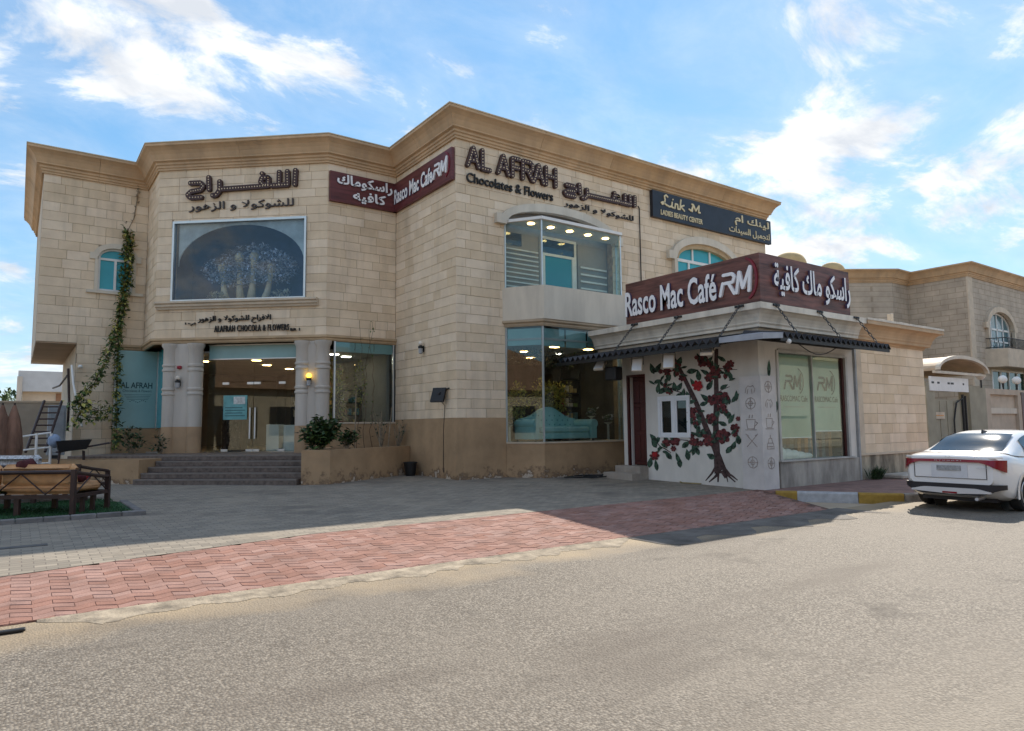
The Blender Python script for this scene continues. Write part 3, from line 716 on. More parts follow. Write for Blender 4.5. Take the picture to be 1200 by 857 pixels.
# --- arched window on the left wing
def arched_window(fr, cx, hw, z0, zs, rise, parent, glassm, mull, fw=.06, dep=.10):
    mb = MB(fr); ins = arc(cx, zs, hw-fw, rise-fw); outs = arc(cx, zs, hw, rise)
    for i in range(len(ins)-1): mb.slab([ins[i], ins[i+1], outs[i+1], outs[i]], dep-.05, dep+.03)
    mb.box(cx-hw, cx-hw+fw, dep-.05, dep+.03, z0, zs); mb.box(cx+hw-fw, cx+hw, dep-.05, dep+.03, z0, zs); mb.box(cx-hw+fw, cx+hw-fw, dep-.05, dep+.03, z0, z0+fw)
    for (a, b, c, d) in mull: mb.box(a, b, dep-.045, dep+.025, c, d)
    o = mb.build('window', m_white, parent)
    pl = MB(fr); pl.slab([(cx-hw+fw*.5, z0+fw*.5)]+[(cx-(hw-fw*.5)*math.cos(math.pi*i/16), zs+(rise-fw*.5)*math.sin(math.pi*i/16)) for i in range(17)]+[(cx+hw-fw*.5, z0+fw*.5)], dep, dep+.012)
    pl.build('pane', glassm, o); return o
cA = 9.11-7.10
o = arched_window(FA, cA, .48, 6.03, 7.10, .31, shop, m_teal2, [(cA-.42,cA+.42,7.02,7.09),(cA-.035,cA+.035,6.09,7.02)])
mb = MB(); arch_trim(mb, FA, cA, .48, 7.10, .31, .16, -.06, .05, .08, 1.08); mb.fr = FA; mb.box(cA-.78, cA+.80, -.09, .05, 5.93, 6.02); mb.build('surround', m_cream, o)
# --- right front: two arched heads
o = arched_window(FF, 10.35, 1.60, 4.92, 7.36, .64, shop, m_teal2, [(8.81,11.89,7.28,7.38),(9.50,9.58,4.98,7.28),(10.31,10.39,4.98,7.28),(11.12,11.20,4.98,7.28),(9.72,9.79,7.38,7.86),(10.66,10.73,7.38,7.93)])
mb = MB(); arch_trim(mb, FF, 10.35, 1.60, 7.36, .64, .26, -.14, .05, .16, 2.4); mb.build('hood_mould', m_cream, o)
mb = MB(); arch_trim(mb, FF, 10.35, 1.44, 7.36, .48, .155, -.05, .10); mb.build('inner_mould', M('tan_trim', (.50,.37,.22), .8, .08, 3), o)
mb = MB(); arch_trim(mb, FF, 3.70, 2.06, 7.42, .52, .25, -.14, .05, .14); hood = mb.build('hood_mould', m_cream, shop)
# --- the bay: plinth, shop glass, parapet, glazed balcony
def bay(o): return [(1.6-o*.6,0),(2.25-o*.4,-.88-o),(5.30+o*.4,-.88-o),(5.95+o*.6,0)]
mb = MB(); mb.prism(bay(.0)+[(5.95,.2),(1.6,.2)], .12, 1.14); mb.build('bay_plinth', m_plinth, shop)
MB().prism(bay(.03)+[(5.95,.25),(1.6,.25)], 1.143, 1.18).build('window_sill', m_stone_flat, shop)
def glazed(zs0, zs1, off, gm, splits, name):
    b = bay(off); root = None
    fr = MB()
    for p in b: fr.box(p[0]-.022, p[0]+.022, p[1]-.022, p[1]+.022, zs0, zs1)
    root = fr.build(name, m_alu, shop)
    for i in range(3):
        a, c = Vector(b[i]), Vector(b[i+1]); L_ = (c-a).length; fr = Fr(a.x, a.y, math.degrees(math.atan2(c.y-a.y, c.x-a.x)))
        k = splits[i]
        for j in range(k): MB(fr).box(.03+(L_-.06)*j/k+.003, .03+(L_-.06)*(j+1)/k-.003, -.006, .006, zs0+.01, zs1-.01).build('pane', gm, root)
    return root
gb = glazed(1.18, 4.40, -.03, g_clear, (1,4,1), 'bay_window')
b = bay(-.06)
for i, (a0, a1, dz) in enumerate(((.0,1,.0),(.0,.27,-.03),(.275,.54,-.03),(.545,.75,.06),(.755,1.0,.06))):
    a, c = (Vector(b[0]), Vector(b[1])) if i == 0 else (Vector(b[1]), Vector(b[2])); p, q = a.lerp(c, a0), a.lerp(c, a1)
    fr = Fr(p.x, p.y, math.degrees(math.atan2(q.y-p.y, q.x-p.x))); MB(fr).box(.03, (q-p).length-.01, .01, .02, 3.86+dz, 4.33).build('teal_strip', m_teal, gb)
bp2 = [(-.3,4.38),(.0,4.38),(.03,4.43),(.03,4.46),(.09,4.50),(.09,4.56),(-.3,4.56)]
MB().sweep(bp2, [(1.6,.1)]+bay(.02)+[(5.95,.1)]).build('bay_moulding', M('bay_mould_paint', (.46,.36,.25), .8, .08, 2), shop)
MB().prism(bay(.14)+[(6.0,.1),(1.5,.1)], 4.563, 5.50).build('bay_parapet', m_cream, shop)
gb2 = glazed(5.50, 7.38, -.02, g_teal, (1,2,1), 'balcony_glazing')
MB().prism(bay(.06)+[(5.9,.02),(1.62,.02)], 7.385, 7.47).build('balcony_roof', m_white, gb2)
for i in range(5):
    x = 2.25+.72*i; l = MB(); l.lathe([(.10,-.015),(.10,0)], (x, -.40-.0*i, 7.384), 14); l.build('downlight', m_warm, gb2)
# old facade wall behind the glazed balcony
mb = MB(); mb.box(1.6,5.9,.30,.35,5.45,8.05); bw = mb.build('balcony_back_wall', M('balcony_wall', (.36,.34,.31), .8, .08, 2), shop)
mb = MB(); mb.box(3.05,3.12,.20,.28,5.5,7.3); mb.box(4.38,4.45,.20,.28,5.5,7.3); mb.box(3.12,4.38,.20,.28,7.22,7.3); mb.box(3.12,4.38,.20,.28,6.72,6.80); mb.box(3.12,3.22,.20,.28,5.55,6.72); mb.box(4.28,4.38,.20,.28,5.55,6.72); mb.box(3.22,4.28,.20,.28,5.55,5.65)
d = mb.build('balcony_door', m_white, shop); MB().box(3.22,4.28,.23,.25,5.65,6.72).build('pane', M('teal_sheet', (.02,.27,.36), .3, .05, 1), d); MB().box(3.12,4.38,.23,.25,6.80,7.22).build('transom_pane', g_dark, d)
for (xa, xb, n, z1) in ((1.72,3.0,9,6.72),(4.55,5.75,5,6.5)):
    fr_ = MB(); fr_.box(xa, xb, .24, .28, 5.55, 7.25); sh = fr_.build('shutter', M('shutter_panel', (.30,.27,.24), .6, .05, 2), shop)
    for k in range(n): 
        z = 5.62+(z1-5.62)*k/(n-1); MB().box(xa+.06, xb-.05, .17, .20, z, z+(.035 if n > 6 else .05)).build('slat', m_white, sh)
MB().box(1.75, 2.35, .20, .23, 6.86, 7.22).build('transom_pane', g_dark, shop)
# --- entrance: paired half columns, glass doors, side glass
m_colb = M('column_foot_paint', (.42,.28,.165), .85, .08, 1.6, .1, 30)
def column(s0, s1):
    root = MB(FC); root.box(s0+.20, s1-.20, -.10, .40, 1.70, 4.155); c = root.build('entrance_column', m_col, shop)
    f = MB(FC); f.box(s0+.203, s1-.203, -.105, .40, .93, 1.70); f.build('column_foot', m_colb, c)
    for sc in (s0+.20, s1-.20):
        prof = [(.20,1.70),(.20,2.62),(.225,2.64),(.225,2.69),(.20,2.71),(.20,2.76),(.225,2.78),(.225,2.83),(.20,2.85),(.20,3.32),(.225,3.34),(.225,3.39),(.20,3.41),(.20,3.46),(.225,3.48),(.225,3.53),(.20,3.55),(.20,4.00),(.25,4.08),(.25,4.155)]
        b = MB(FC); b.lathe(prof, (sc, -.02, 0), 20); b.build('half_column', m_col, c, smooth='auto')
        b = MB(FC); b.lathe([(.205,.93),(.205,1.698)], (sc, -.02, 0), 20); b.build('column_foot', m_colb, c, smooth='auto')
    return c
column(.37, 1.56); column(4.46, 5.46)
def wall_lamp(fr, x, z, y, label, glow=None):
    t = thing('wall_lamp', fr(x, y, z-.2), label, 'lamp', 'bracket lamps on the shop walls')
    MB(fr).box(x-.035, x+.035, y-.03, y, z-.16, z+.02).build('bracket', m_dark, t)
    b = MB(fr); b.lathe([(.03,-.22),(.06,-.20),(.06,-.06),(.045,-.05)], (x, y-.10, z), 12); b.build('body', M('grey_lamp_body', (.35,.35,.35), .4, .05, 5), t)
    b = MB(fr); b.lathe([(.065,-.055),(.075,-.04),(.075,.0),(.03,.03)], (x, y-.10, z), 12); b.build('cap', m_dark, t)
    b = MB(fr); b.lathe([(.03,.03),(.062,.05),(.068,.10),(.03,.15)], (x, y-.10, z), 12); b.build('globe', glow or m_offwhite, t)
wall_lamp(FC, .92, 3.05, -.10, 'small round wall lamp on the grey column left of the entrance, unlit')
wall_lamp(FC, 4.92, 3.05, -.10, 'lit yellow-topped wall lamp on the grey column right of the entrance', M('lit_yellow', (1,.62,.05), .4, 0, 1, emit=1.6))
b = MB(FC); b.lathe([(.055,-.045),(.07,-.02),(.07,.02),(.055,.045)], (.92, -.14, 3.45), 12); b.build('alarm_bell', M('alarm_red', (.30,.015,.03), .4, .05, 4), None, 'small dark red alarm above the lamp on the left entrance column', 'alarm')
wall_lamp(FE, 1.86, 3.93, -.012, 'clear glass wall lamp high on the stone wall left of the corner')
ent = MB(FC); ent.box(1.56, 4.46, .30, .36, 4.12, 4.155); ent.box(1.56, 4.46, .31, .35, 3.70, 3.73)
ent = ent.build('entrance_glazing', m_alu, shop)
MB(FC).box(1.58, 4.44, .33, .345, 3.73, 4.12).build('teal_strip', m_teal, ent)
for a, b_, z0, z1 in ((1.57,2.02,.95,3.70),(4.00,4.45,.95,3.70),(2.025,3.01,3.03,3.70),(3.015,3.995,3.03,3.70)): MB(FC).box(a+.004, b_-.004, .325, .337, z0, z1-.004).build('pane', g_clear, ent)
for a, b_, hx in ((2.03,3.00,2.93),(3.02,3.99,3.09)):
    dr = MB(FC); dr.box(a, b_, .322, .334, .96, 3.01); dr = dr.build('glass_door', g_clear, shop)
    for zc in (.99, 2.98):
        for xc in (a+.10, b_-.10): MB(FC).box(xc-.10, xc+.10, .31, .345, zc-.035, zc+.035).build('patch_fitting', m_alu, dr)
    MB(FC).tube([(hx,.27,.98+.35),(hx,.27,2.35-.1)], .02, 8).build('handle', m_white, dr)
ps = MB(FC).box(2.08, 2.82, .30, .312, 1.90, 2.62).build('teal_poster', M('teal_poster_print', (.13,.36,.37), .4, .15, 3), None, 'teal and white notice stuck on the left entrance door', 'poster')
MB(FC).box(2.40,2.76,.296,.299,2.36,2.58).build('white_print', M('poster_white', (.62,.64,.62), .5, .2, 9), ps)
for k in range(4): MB(FC).box(2.14,2.76-.08*(k % 2),.296,.299,2.0+.08*k,2.03+.08*k).build('print_line', M('poster_dark', (.05,.16,.18), .5, .1, 9), ps)
# glass corner left of the steps
fl = MB(); fl.box(-7.02,-6.97,9.15,9.22,1.67,4.16); fl.box(-5.82,-5.77,9.15,9.22,1.67,4.16); fl = fl.build('corner_glazing', m_alu, shop)
MB().box(-6.965,-5.825,9.18,9.192,1.68,4.15).build('pane', m_teal, fl)
MB().box(-5.80,-5.788,7.3,9.14,1.68,4.15).build('pane', m_teal2, fl)
MB().prism([(-7.02,9.24),(-7.02,9.12),(-5.76,9.12),(-5.76,7.1),(-5.6,7.1),(-5.6,9.24)], .2, 1.665).build('plinth', m_plinth, fl)
mt_ = M('window_lettering', (.02,.07,.08), .6, .1, 5); fw = Fr(-6.96, 9.18)
lettering(fw, 'AL AFRAH', (.12,1.02,2.95,3.14), -.003, .002, mt_, fl, 'window_lettering', False, offset=.02)
lettering(fw, 'Chocolates & Flowers', (.18,1.0,2.83,2.91), -.003, .002, mt_, fl, 'window_lettering', False)
mb = MB(fw)
for k in range(4): mb.box(.22+.03*k, 1.0-.03*k, -.005, -.003, 2.74-.05*k, 2.75-.05*k)
for k in range(9): a = .38+.055*k; mb.box(a, a+.035, -.005, -.003, 2.52+.03*math.sin(k*1.2), 2.54+.03*math.sin(k*1.2))
mb.build('window_ornament', mt_, fl)
# glass right of the entrance
fd = MB(FD); fd.box(.24,.29,-.02,.05,1.79,4.16); fd.box(2.13,2.17,-.02,.05,1.79,4.16); fd = fd.build('shop_window', m_alu, shop)
for k in range(3): MB(FD).box(.295+.61*k, .295+.61*(k+1)-.006, .0, .012, 1.795, 4.155).build('pane', g_clear, fd)
for k in range(3): MB(FD).box(.30+.61*k, .295+.61*(k+1)-.012, .016, .022, 3.86, 4.15).build('teal_strip', m_teal, fd)
# --- inside the shop
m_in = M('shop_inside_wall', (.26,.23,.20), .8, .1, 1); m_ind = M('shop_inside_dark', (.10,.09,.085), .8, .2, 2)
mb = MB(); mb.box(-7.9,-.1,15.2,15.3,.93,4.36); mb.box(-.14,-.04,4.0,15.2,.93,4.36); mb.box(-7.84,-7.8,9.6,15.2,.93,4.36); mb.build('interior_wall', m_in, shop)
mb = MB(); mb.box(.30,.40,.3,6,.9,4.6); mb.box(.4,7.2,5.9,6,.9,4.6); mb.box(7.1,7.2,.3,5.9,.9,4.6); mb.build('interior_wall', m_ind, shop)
MB().box(.40,7.1,.22,5.9,.95,1.16).build('ground_floor', M('shop_floor', (.24,.22,.20), .25, .1, 2), shop)
MB().prism(bay(-.12)+[(5.8,.21),(1.75,.21)], 1.05, 1.165).build('bay_floor', M('shop_floor', (.16,.15,.14)), shop)
MB().prism(bay(-.05)+[(5.9,.3),(7.1,.3),(7.1,5.9),(.4,5.9),(.4,.3),(1.65,.3)], 4.00, 4.06).build('interior_ceiling', M('shop_ceiling', (.42,.42,.41), .8, .05, 1), shop)
MB().prism([(-7.8,15.1),(-7.8,9.7),(-5.6,9.6),(-5.0,6.65),(-2.15,4.08),(-.15,4.08),(-.15,15.1)], 3.92, 3.97).build('interior_ceiling', M('shop_ceiling', (.42,.42,.41)), shop)
def light(x, y, z, w, d, mt): MB().box(x-w/2, x+w/2, y-d/2, y+d/2, z-.02, z).build('ceiling_light', mt, shop)
for i in range(3):
    for j in range(3): light(2.3+1.35*i, .35+1.5*j, 3.995, .24, .18, m_warm if (i+j) % 3 else m_cool)
for (x, y) in ((-5.0,7.4),(-4.0,6.8),(-3.3,6.0),(-2.4,5.2),(-1.5,4.9),(-.9,5.4),(-1.6,6.8),(-3.0,8.0),(-4.4,9.2),(-.9,8.2),(-2.2,9.6),(-1.0,10.8)): light(x, y, 3.915, .26, .18, m_warm if rnd() < .6 else m_cool)
def furniture(fr):
    # sofa in the bay window
    t = thing('display_sofa', (3.35, .0, 1.165), 'turquoise tufted camelback sofa in the bay window', 'sofa')
    ms = M('turquoise_leather', (.34,.60,.60), .4, .06, 2); s0 = -.1
    P = [(2.35+2.0*i/16) for i in range(17)]
    back = [(x, 1.78+.36*math.exp(-((x-3.35)/.55)**2)+.04) for x in P]
    b = MB(); b.slab([(x, 1.30) for x in (P[0], P[-1])][::-1][:0]+[(P[0],1.35)]+back+[(P[-1],1.35)], .28, .46); b.build('backrest', ms, t)
    mbb = MB()
    for r_ in range(3):
        for k in range(9-r_ % 2): mbb.ball((2.55+.2*k+.1*(r_ % 2), .275, 1.66+.13*r_), .018, n=6, m=4)
    mbb.build('tufting', M('turquoise_dark', (.06,.18,.2), .5, .05, 2), t)
    MB().bbox(2.4, 4.3, s0-.35, .28, 1.42, 1.60, .05).build('seat', ms, t); MB().bbox(2.42, 4.28, s0-.33, .44, 1.25, 1.42, .02).build('seat_frame', ms, t)
    for x in (2.28, 4.42):
        b = MB(); b.tube([(x, s0-.42, 1.68), (x, .40, 1.68)], .13, 14); b.box(x-.10, x+.10, s0-.40, .40, 1.25, 1.66); b.build('armrest', ms, t)
        for y in (s0-.34, .36): MB().tube([(x,y,1.165),(x,y,1.26)], .03, 8, .05).build('leg', m_dark, t)
furniture(None)
def bush(name, c, rx, ry, rz, n, L, W, mats, label, cat, group=None, trunk=None, hollow=.35):
    t = thing(name, (c[0], c[1], trunk if trunk is not None else c[2]-rz), label, cat, group)
    b = MB()
    for i in range(n):
        a = Vector((random.gauss(0,1), random.gauss(0,1), random.gauss(0,1))).normalized()*(hollow+(1-hollow)*rnd()**.6)
        k = 1+.22*math.sin(5*a.x+3*a.z+c[0]*7)+.15*math.sin(9*a.y-4*a.x)
        p = Vector((c[0]+a.x*rx*k, c[1]+a.y*ry*k, c[2]+a.z*rz*k)); b.cur = 0 if rnd() < .6 else min(1, len(mats)-1)
        b.leaf(p, a+Vector((uni(-.8,.8),uni(-.8,.8),uni(-.5,.7))), L*uni(.6,1.25), W*uni(.6,1.25))
    b.build('crown', mats, t)
    if trunk is not None:
        s = MB()
        for k in range(4): s.tube([(c[0]+uni(-.04,.04), c[1]+uni(-.04,.04), trunk), (c[0]+uni(-.3,.3)*rx, c[1]+uni(-.3,.3)*ry, (trunk+c[2])/2), (c[0]+uni(-.6,.6)*rx, c[1]+uni(-.6,.6)*ry, c[2]+.3*rz)], .02, 6, .008)
        s.build('stem', m_bark, t)
    return t
bush('topiary_plant', (2.50,.78,2.30), .42,.30,.48, 620, .12,.07, [m_leafy, m_leafy], 'left of two yellow-green display bushes behind the turquoise sofa', 'plant', 'display bushes behind the sofa', 1.165)
bush('topiary_plant', (3.80,.80,2.52), .80,.32,.46, 1000, .12,.07, [m_leafy, m_leafy], 'larger yellow-green display bush behind the middle of the turquoise sofa', 'plant', 'display bushes behind the sofa', 1.165)
bush('hanging_garland', (3.9,1.0,3.72), 1.6,.3,.24, 700, .12,.07, [M('grey_petal', (.17,.17,.15), .7, .4, 6), m_leafd], 'dull garland of dried flowers under the ceiling of the bay window', 'garland')
t = thing('display_shelf', (5.0, 1.3, 1.165), 'dark display shelf unit right of the turquoise sofa', 'shelf')
mb = MB(); mb.box(4.55,4.60,1.2,1.6,1.165,3.4); mb.box(5.35,5.40,1.2,1.6,1.165,3.4); mb.build('side', m_dark, t)
for k in range(5): MB().box(4.6,5.35,1.2,1.6,1.3+.45*k,1.33+.45*k).build('shelf', m_dark, t)
# behind the entrance doors and the right-hand shop window
m_wood = M('dark_wood', (.07,.035,.022), .5, .25, 6, streak=.3)
for (s, d, w_, h_, mt, nm, lab) in ((3.02,1.6,.42,.82,m_white,'white_pedestal','white display pedestal just inside the entrance, left of the pair'),(3.62,1.5,.40,.80,m_white,'white_pedestal','white display pedestal just inside the entrance, right of the pair'),(4.35,2.2,1.0,.9,m_offwhite,'sales_counter','pale sales counter inside the entrance')):
    MB(FC).bbox(s-w_/2, s+w_/2, d, d+.4, .93, .93+h_, .012).build(nm, mt, None, lab, 'pedestal' if 'ped' in nm else 'counter')
t = thing('carved_cabinet', FC(1.95,1.2,.93), 'tall dark carved wood cabinet inside the left of the entrance', 'cabinet')
MB(FC).bbox(1.62,2.25,1.1,1.5,.93,2.55,.015).build('carcass', m_wood, t)
for k in range(2): MB(FC).bbox(1.66+.30*k,1.92+.30*k,1.07,1.10,1.0,2.45,.01).build('door', m_wood, t)
mb = MB(FC)
for k in range(60): mb.ball((uni(1.64,2.23), 1.06, uni(1.0,2.5)), uni(.02,.045), n=6, m=4)
mb.build('carving', M('carved_wood', (.13,.08,.055), .5, .3, 8), t)
for k, (x, z) in enumerate(((-1.6,2.9),(-.9,3.0))):
    t = bush('hanging_vine', (x,4.35,z), .24,.2,.85, 260, .10,.05, [m_leafy, m_leafm], 'pale hanging vine in the window right of the entrance, %s' % ('nearer the column' if k == 0 else 'nearer the stone wall'), 'plant', 'vines in the shop window')
bush('window_palm', (-1.55,4.7,2.5), .5,.4,.8, 420, .30,.04, [m_leafy, m_leafm], 'olive palm fronds behind the window right of the entrance', 'plant', None, .93)
def goods(root, fr, x0, x1, y0, y1, zs, n):
    pal = [M('goods_%d' % i, c, .5, .15, 6) for i, c in enumerate(((.42,.05,.06),(.55,.42,.20),(.10,.22,.26),(.62,.58,.52),(.22,.10,.06),(.16,.24,.08)))]
    for z in zs:
        for i in range(n):
            w_ = (x1-x0)/n; a = x0+w_*i+.02; h = uni(.10,.30); MB(fr).bbox(a, a+w_*uni(.5,.85), y0, y1, z, z+h, .01).build('box', random.choice(pal), root)
for k, (fr_g, xa, xb, y_, lab) in enumerate(((FC,2.3,3.3,4.6,'dark shelf of boxed sweets deep inside the entrance, on the left'),(FC,3.5,4.6,4.9,'dark shelf of boxed sweets deep inside the entrance, on the right'),(FD,.3,1.2,3.2,'shelf of boxed sweets behind the window right of the entrance'),(FD,1.3,2.1,2.2,'shelf of boxed sweets against the stone wall side of that window'))):
    t = thing('goods_shelf', fr_g((xa+xb)/2, y_, .93), lab, 'shelf', 'shelves inside the shop')
    for x in (xa, xb): MB(fr_g).box(x-.02, x+.02, y_, y_+.35, .93, 3.0).build('side', m_dark, t)
    zs = [1.2+.42*i for i in range(5)]
    for z in zs: MB(fr_g).box(xa+.02, xb-.02, y_, y_+.35, z-.025, z).build('shelf', m_dark, t)
    goods(t, fr_g, xa+.05, xb-.05, y_+.04, y_+.3, zs[:4], 5)
goods(bpy.data.objects['display_shelf'], None, 4.62, 5.33, 1.24, 1.5, [1.33+.45*i for i in range(4)], 4)
for k, (x, y, h) in enumerate(((4.9,.15,.75),(5.45,.0,.55),(1.95,.35,.5))):
    t = thing('display_stand', (x,y,1.165), 'small %s display stand with flowers in the bay window' % ('tall','low','left-hand')[k], 'stand', 'stands in the bay window')
    MB().lathe([(.12,1.165),(.04,1.2),(.035,1.1+h),(.14,1.165+h)], (x,y,0), 12).build('stand', m_offwhite, t)
    b = MB()
    for i in range(70): a = uni(0,6.28); b.cur = i % 2; b.leaf((x+uni(-.12,.12),y+uni(-.12,.12),1.18+h+uni(0,.2)), (math.cos(a),math.sin(a),uni(0,1)), .11, .07)
    b.build('flowers', [M('white_petal', (.62,.58,.55), .7, .2, 9), m_leafm], t)
# --- steps and landing
steps = thing('entrance_steps', FC(3.7,-2.2,.25), 'five dark stone steps up to the shop entrance', 'steps')
m_step = M('dark_granite_step', (.165,.13,.11), .6, .2, 9, .15, 60); m_stepn = M('step_nosing', (.22,.19,.17), .6, .1, 5)
for k in range(5):
    z1 = .25+.136*(k+1); off = 3.0-.30*k; y1 = -off+.32 if k < 4 else .29
    s = MB(FC).bbox(1.55 if k < 4 else -1.2, 5.80, -off, y1, z1-.136-(.1 if k == 0 else .0), z1, .012).build('step', m_step, steps)
    MB(FC).box(1.56, 5.79, -off-.008, -off+.03, z1-.03, z1+.003).build('nosing', m_stepn, s)
# --- planters
pl = thing('planter', (-2.0, 2.2, .25), 'brown rendered planter with shrub and stakes right of the entrance steps', 'planter')
pa = [(-3.75,1.12),(-3.11,.88),(-.03,2.62),(-.03,3.62),(-2.2,3.62),(-2.65,2.4)]
def ring(poly, t_):
    P = [Vector(p) for p in poly]; n = len(P); out = []
    for i in range(n):
        d0 = (P[i]-P[i-1]).normalized(); d1 = (P[(i+1)%n]-P[i]).normalized(); n0 = Vector((-d0.y,d0.x)); n1 = Vector((-d1.y,d1.x)); b = (n0+n1).normalized(); out.append(P[i]+b*t_/max(.3,b.dot(n0)))
    return [tuple(p) for p in out]
def planter(root, poly, z0, z1, zs):
    inn = ring(poly, .14); n = len(poly); mb = MB()
    vs = [(*p,z0) for p in poly]+[(*p,z1) for p in poly]+[(*p,z1) for p in inn]+[(*p,zs-.1) for p in inn]
    fs = []
    for i in range(n):
        j = (i+1)%n; fs += [(i,j,n+j,n+i),(n+i,n+j,2*n+j,2*n+i),(2*n+i,2*n+j,3*n+j,3*n+i)]
    mb.add(vs, fs); mb.build('wall', m_plinth, root)
    MB().prism(inn, zs-.12, zs).build('soil', m_soil, root)
planter(pl, pa, .18, 1.08, 1.0)
pl2 = thing('planter', FC(.2,-2.4,.25), 'low brown rendered planter with climbing plants left of the entrance steps', 'planter')
q = [FC(-2.0,-2.75,0),FC(1.53,-2.75,0),FC(1.53,-1.75,0),FC(-2.0,-1.75,0)]
planter(pl2, [(p.x,p.y) for p in q], .18, .86, .80)
def shrub(base, h, spread, n, L, W, mats, label, seed=0):
    t = thing('shrub', base, label, 'shrub', 'plants in the planters'); s = MB(); b = MB(); B = Vector(base)
    for k in range(9):
        e = B+Vector((uni(-1,1)*spread, uni(-1,1)*spread*.6, h*uni(.55,1))); mid = B.lerp(e,.5)+Vector((uni(-.08,.08),uni(-.08,.08),.05)); s.tube([B, mid, e], .016, 6, .006)
        for i in range(n//9):
            tt = uni(.35,1); p = (B.lerp(mid, tt*2) if tt < .5 else mid.lerp(e, tt*2-1))+Vector((random.gauss(0,.07),random.gauss(0,.07),random.gauss(0,.07))); b.cur = 0 if rnd() < .65 else 1
            b.leaf(p, Vector((uni(-1,1),uni(-1,1),uni(-.3,.8))), L*uni(.7,1.2), W*uni(.7,1.2))
    s.build('stem', m_stem, t); b.build('foliage', mats, t)
p = pixZ(373,528,1.0); shrub((-3.0,1.75,1.0), .92, .50, 640, .19, .12, [m_leafd, m_leafm], 'dense dark green shrub at the front end of the right planter')
shrub((-3.25,1.55,1.0), .55, .38, 300, .17, .11, [m_leafd, m_leafm], 'low spreading shrub at the very front corner of the right planter')
shrub((-2.15,2.2,1.0), .62, .28, 240, .15, .09, [m_leafd, m_leafm], 'small dark green shrub behind the dense one in the right planter')
shrub((-.75,3.0,1.0), 1.15, .42, 70, .10, .05, [m_leafd, m_leafd], 'sparse shrub with bare stems near the stone wall in the right planter')
shrub((-.25,2.95,1.0), .9, .28, 34, .10, .05, [m_leafd, m_leafd], 'nearly leafless shrub against the stone wall in the right planter')
for i, (x, y, h, dx, lab) in enumerate(((-1.85,2.35,1.75,.02,'pale wooden stake beside the small shrub in the planter'),(-.98,2.62,.95,.0,'short pale stake in the planter, left of the leaning one'),(-.72,2.65,1.25,.12,'leaning pale stake in the planter nearest the stone wall'))):
    MB().tube([(x,y,.95),(x+dx*.5,y,.95+h*.5),(x+dx,y,.95+h)], .016, 7, .012).build('stake', m_stem, None, lab, 'stake', 'stakes in the planter')
b = MB(); 
for k in range(3):
    pts = [(-1.4+.25*k, 3.3, 1.0)]; 
    for i in range(14): pts.append((pts[-1][0]+uni(-.07,.09), min(3.56, pts[-1][1]+uni(-.05,.05)), pts[-1][2]+.27))
    b.tube(pts, .010, 5, .004)
    for i in range(8+6*(k == 1)): q = random.choice(pts[3:]); b.cur = 1; b.leaf(q, (uni(-1,1),-.5,uni(-.5,1)), .12, .06); b.cur = 0
b.build('bare_creeper', [m_bark, m_leafm], None, 'thin bare creeper stems climbing past the window right of the entrance', 'creeper')
t = thing('plant_pot', (-.30, 2.05, .25), 'small black plastic pot on the paving against the planter', 'pot')
MB().lathe([(.13,.25),(.185,.60),(.20,.60),(.20,.64),(.17,.64),(.15,.5)], (-.30,2.05,0), 18).build('pot', m_dark, t, smooth='auto')
# --- creeper on the left wing
def creeper():
    t = thing('creeper', (-6.9,8.6,.8), 'tall green creeper climbing the left wing beside the corner glass', 'creeper')
    s = MB(); b = MB()
    lines = [[(150,268,9.15),(148,300,9.1),(146,330,9.05),(141,360,9.0),(136,388,8.9),(130,405,8.7),(120,430,8.4),(110,450,8.2),(96,462,8.0),(88,478,7.9)],
             [(152,276,9.15),(153,300,9.12),(150,330,9.1),(143,370,9.0),(139,400,8.9),(137,440,8.8),(137,480,8.7),(136,525,8.5)],
             [(88,470,8.0),(100,478,8.0),(118,482,8.0),(136,478,8.2)],[(92,486,8.0),(108,490,8.0),(128,488,8.1)],[(86,500,7.9),(96,480,8.0),(104,470,8.0)]]
    dens = [130,100,100,80,60]; spr = [.11,.08,.17,.16,.14]
    for ln, de, sp in zip(lines, dens, spr):
        pts = [pixY(*p) for p in ln]; s.tube(pts, .018, 6, .010)
        for a, c in zip(pts, pts[1:]):
            for i in range(int(de*(c-a).length+4)):
                p = a.lerp(c, rnd())+Vector((random.gauss(0,sp*.6),random.gauss(0,sp*.5),random.gauss(0,sp*.6))); b.cur = 0 if rnd() < .55 else (1 if rnd() < .35 else 2)
                b.leaf(p, (uni(-1,1),uni(-1,.3),uni(-1,.5)), uni(.10,.20), uni(.06,.12))
    s.build('stem', m_bark, t); b.build('foliage', [m_leafm, m_leafd, m_leafy], t)
    d = MB(); pts = [pixY(162,224,9.27), pixY(160,238,9.27), pixY(157,256,9.27), pixY(150,270,9.2)]
    d.tube(pts, .02, 6, .012); 
    for i in range(26): d.leaf(random.choice(pts)+Vector((uni(-.05,.05),-.03,uni(-.25,.25))), (uni(-1,1),-.4,uni(-1,1)), .09, .05)
    d.build('dry_tip', m_stem, t)
creeper()
shrub((-6.75,6.75,.80), .95, .30, 170, .15, .09, [m_leafd, m_leafm], 'dark bushy plant under the creeper in the left planter')
shrub((-6.1,6.3,.80), .75, .18, 90, .12, .07, [m_leafd, m_leafd], 'narrow dark plant by the steps in the left planter')
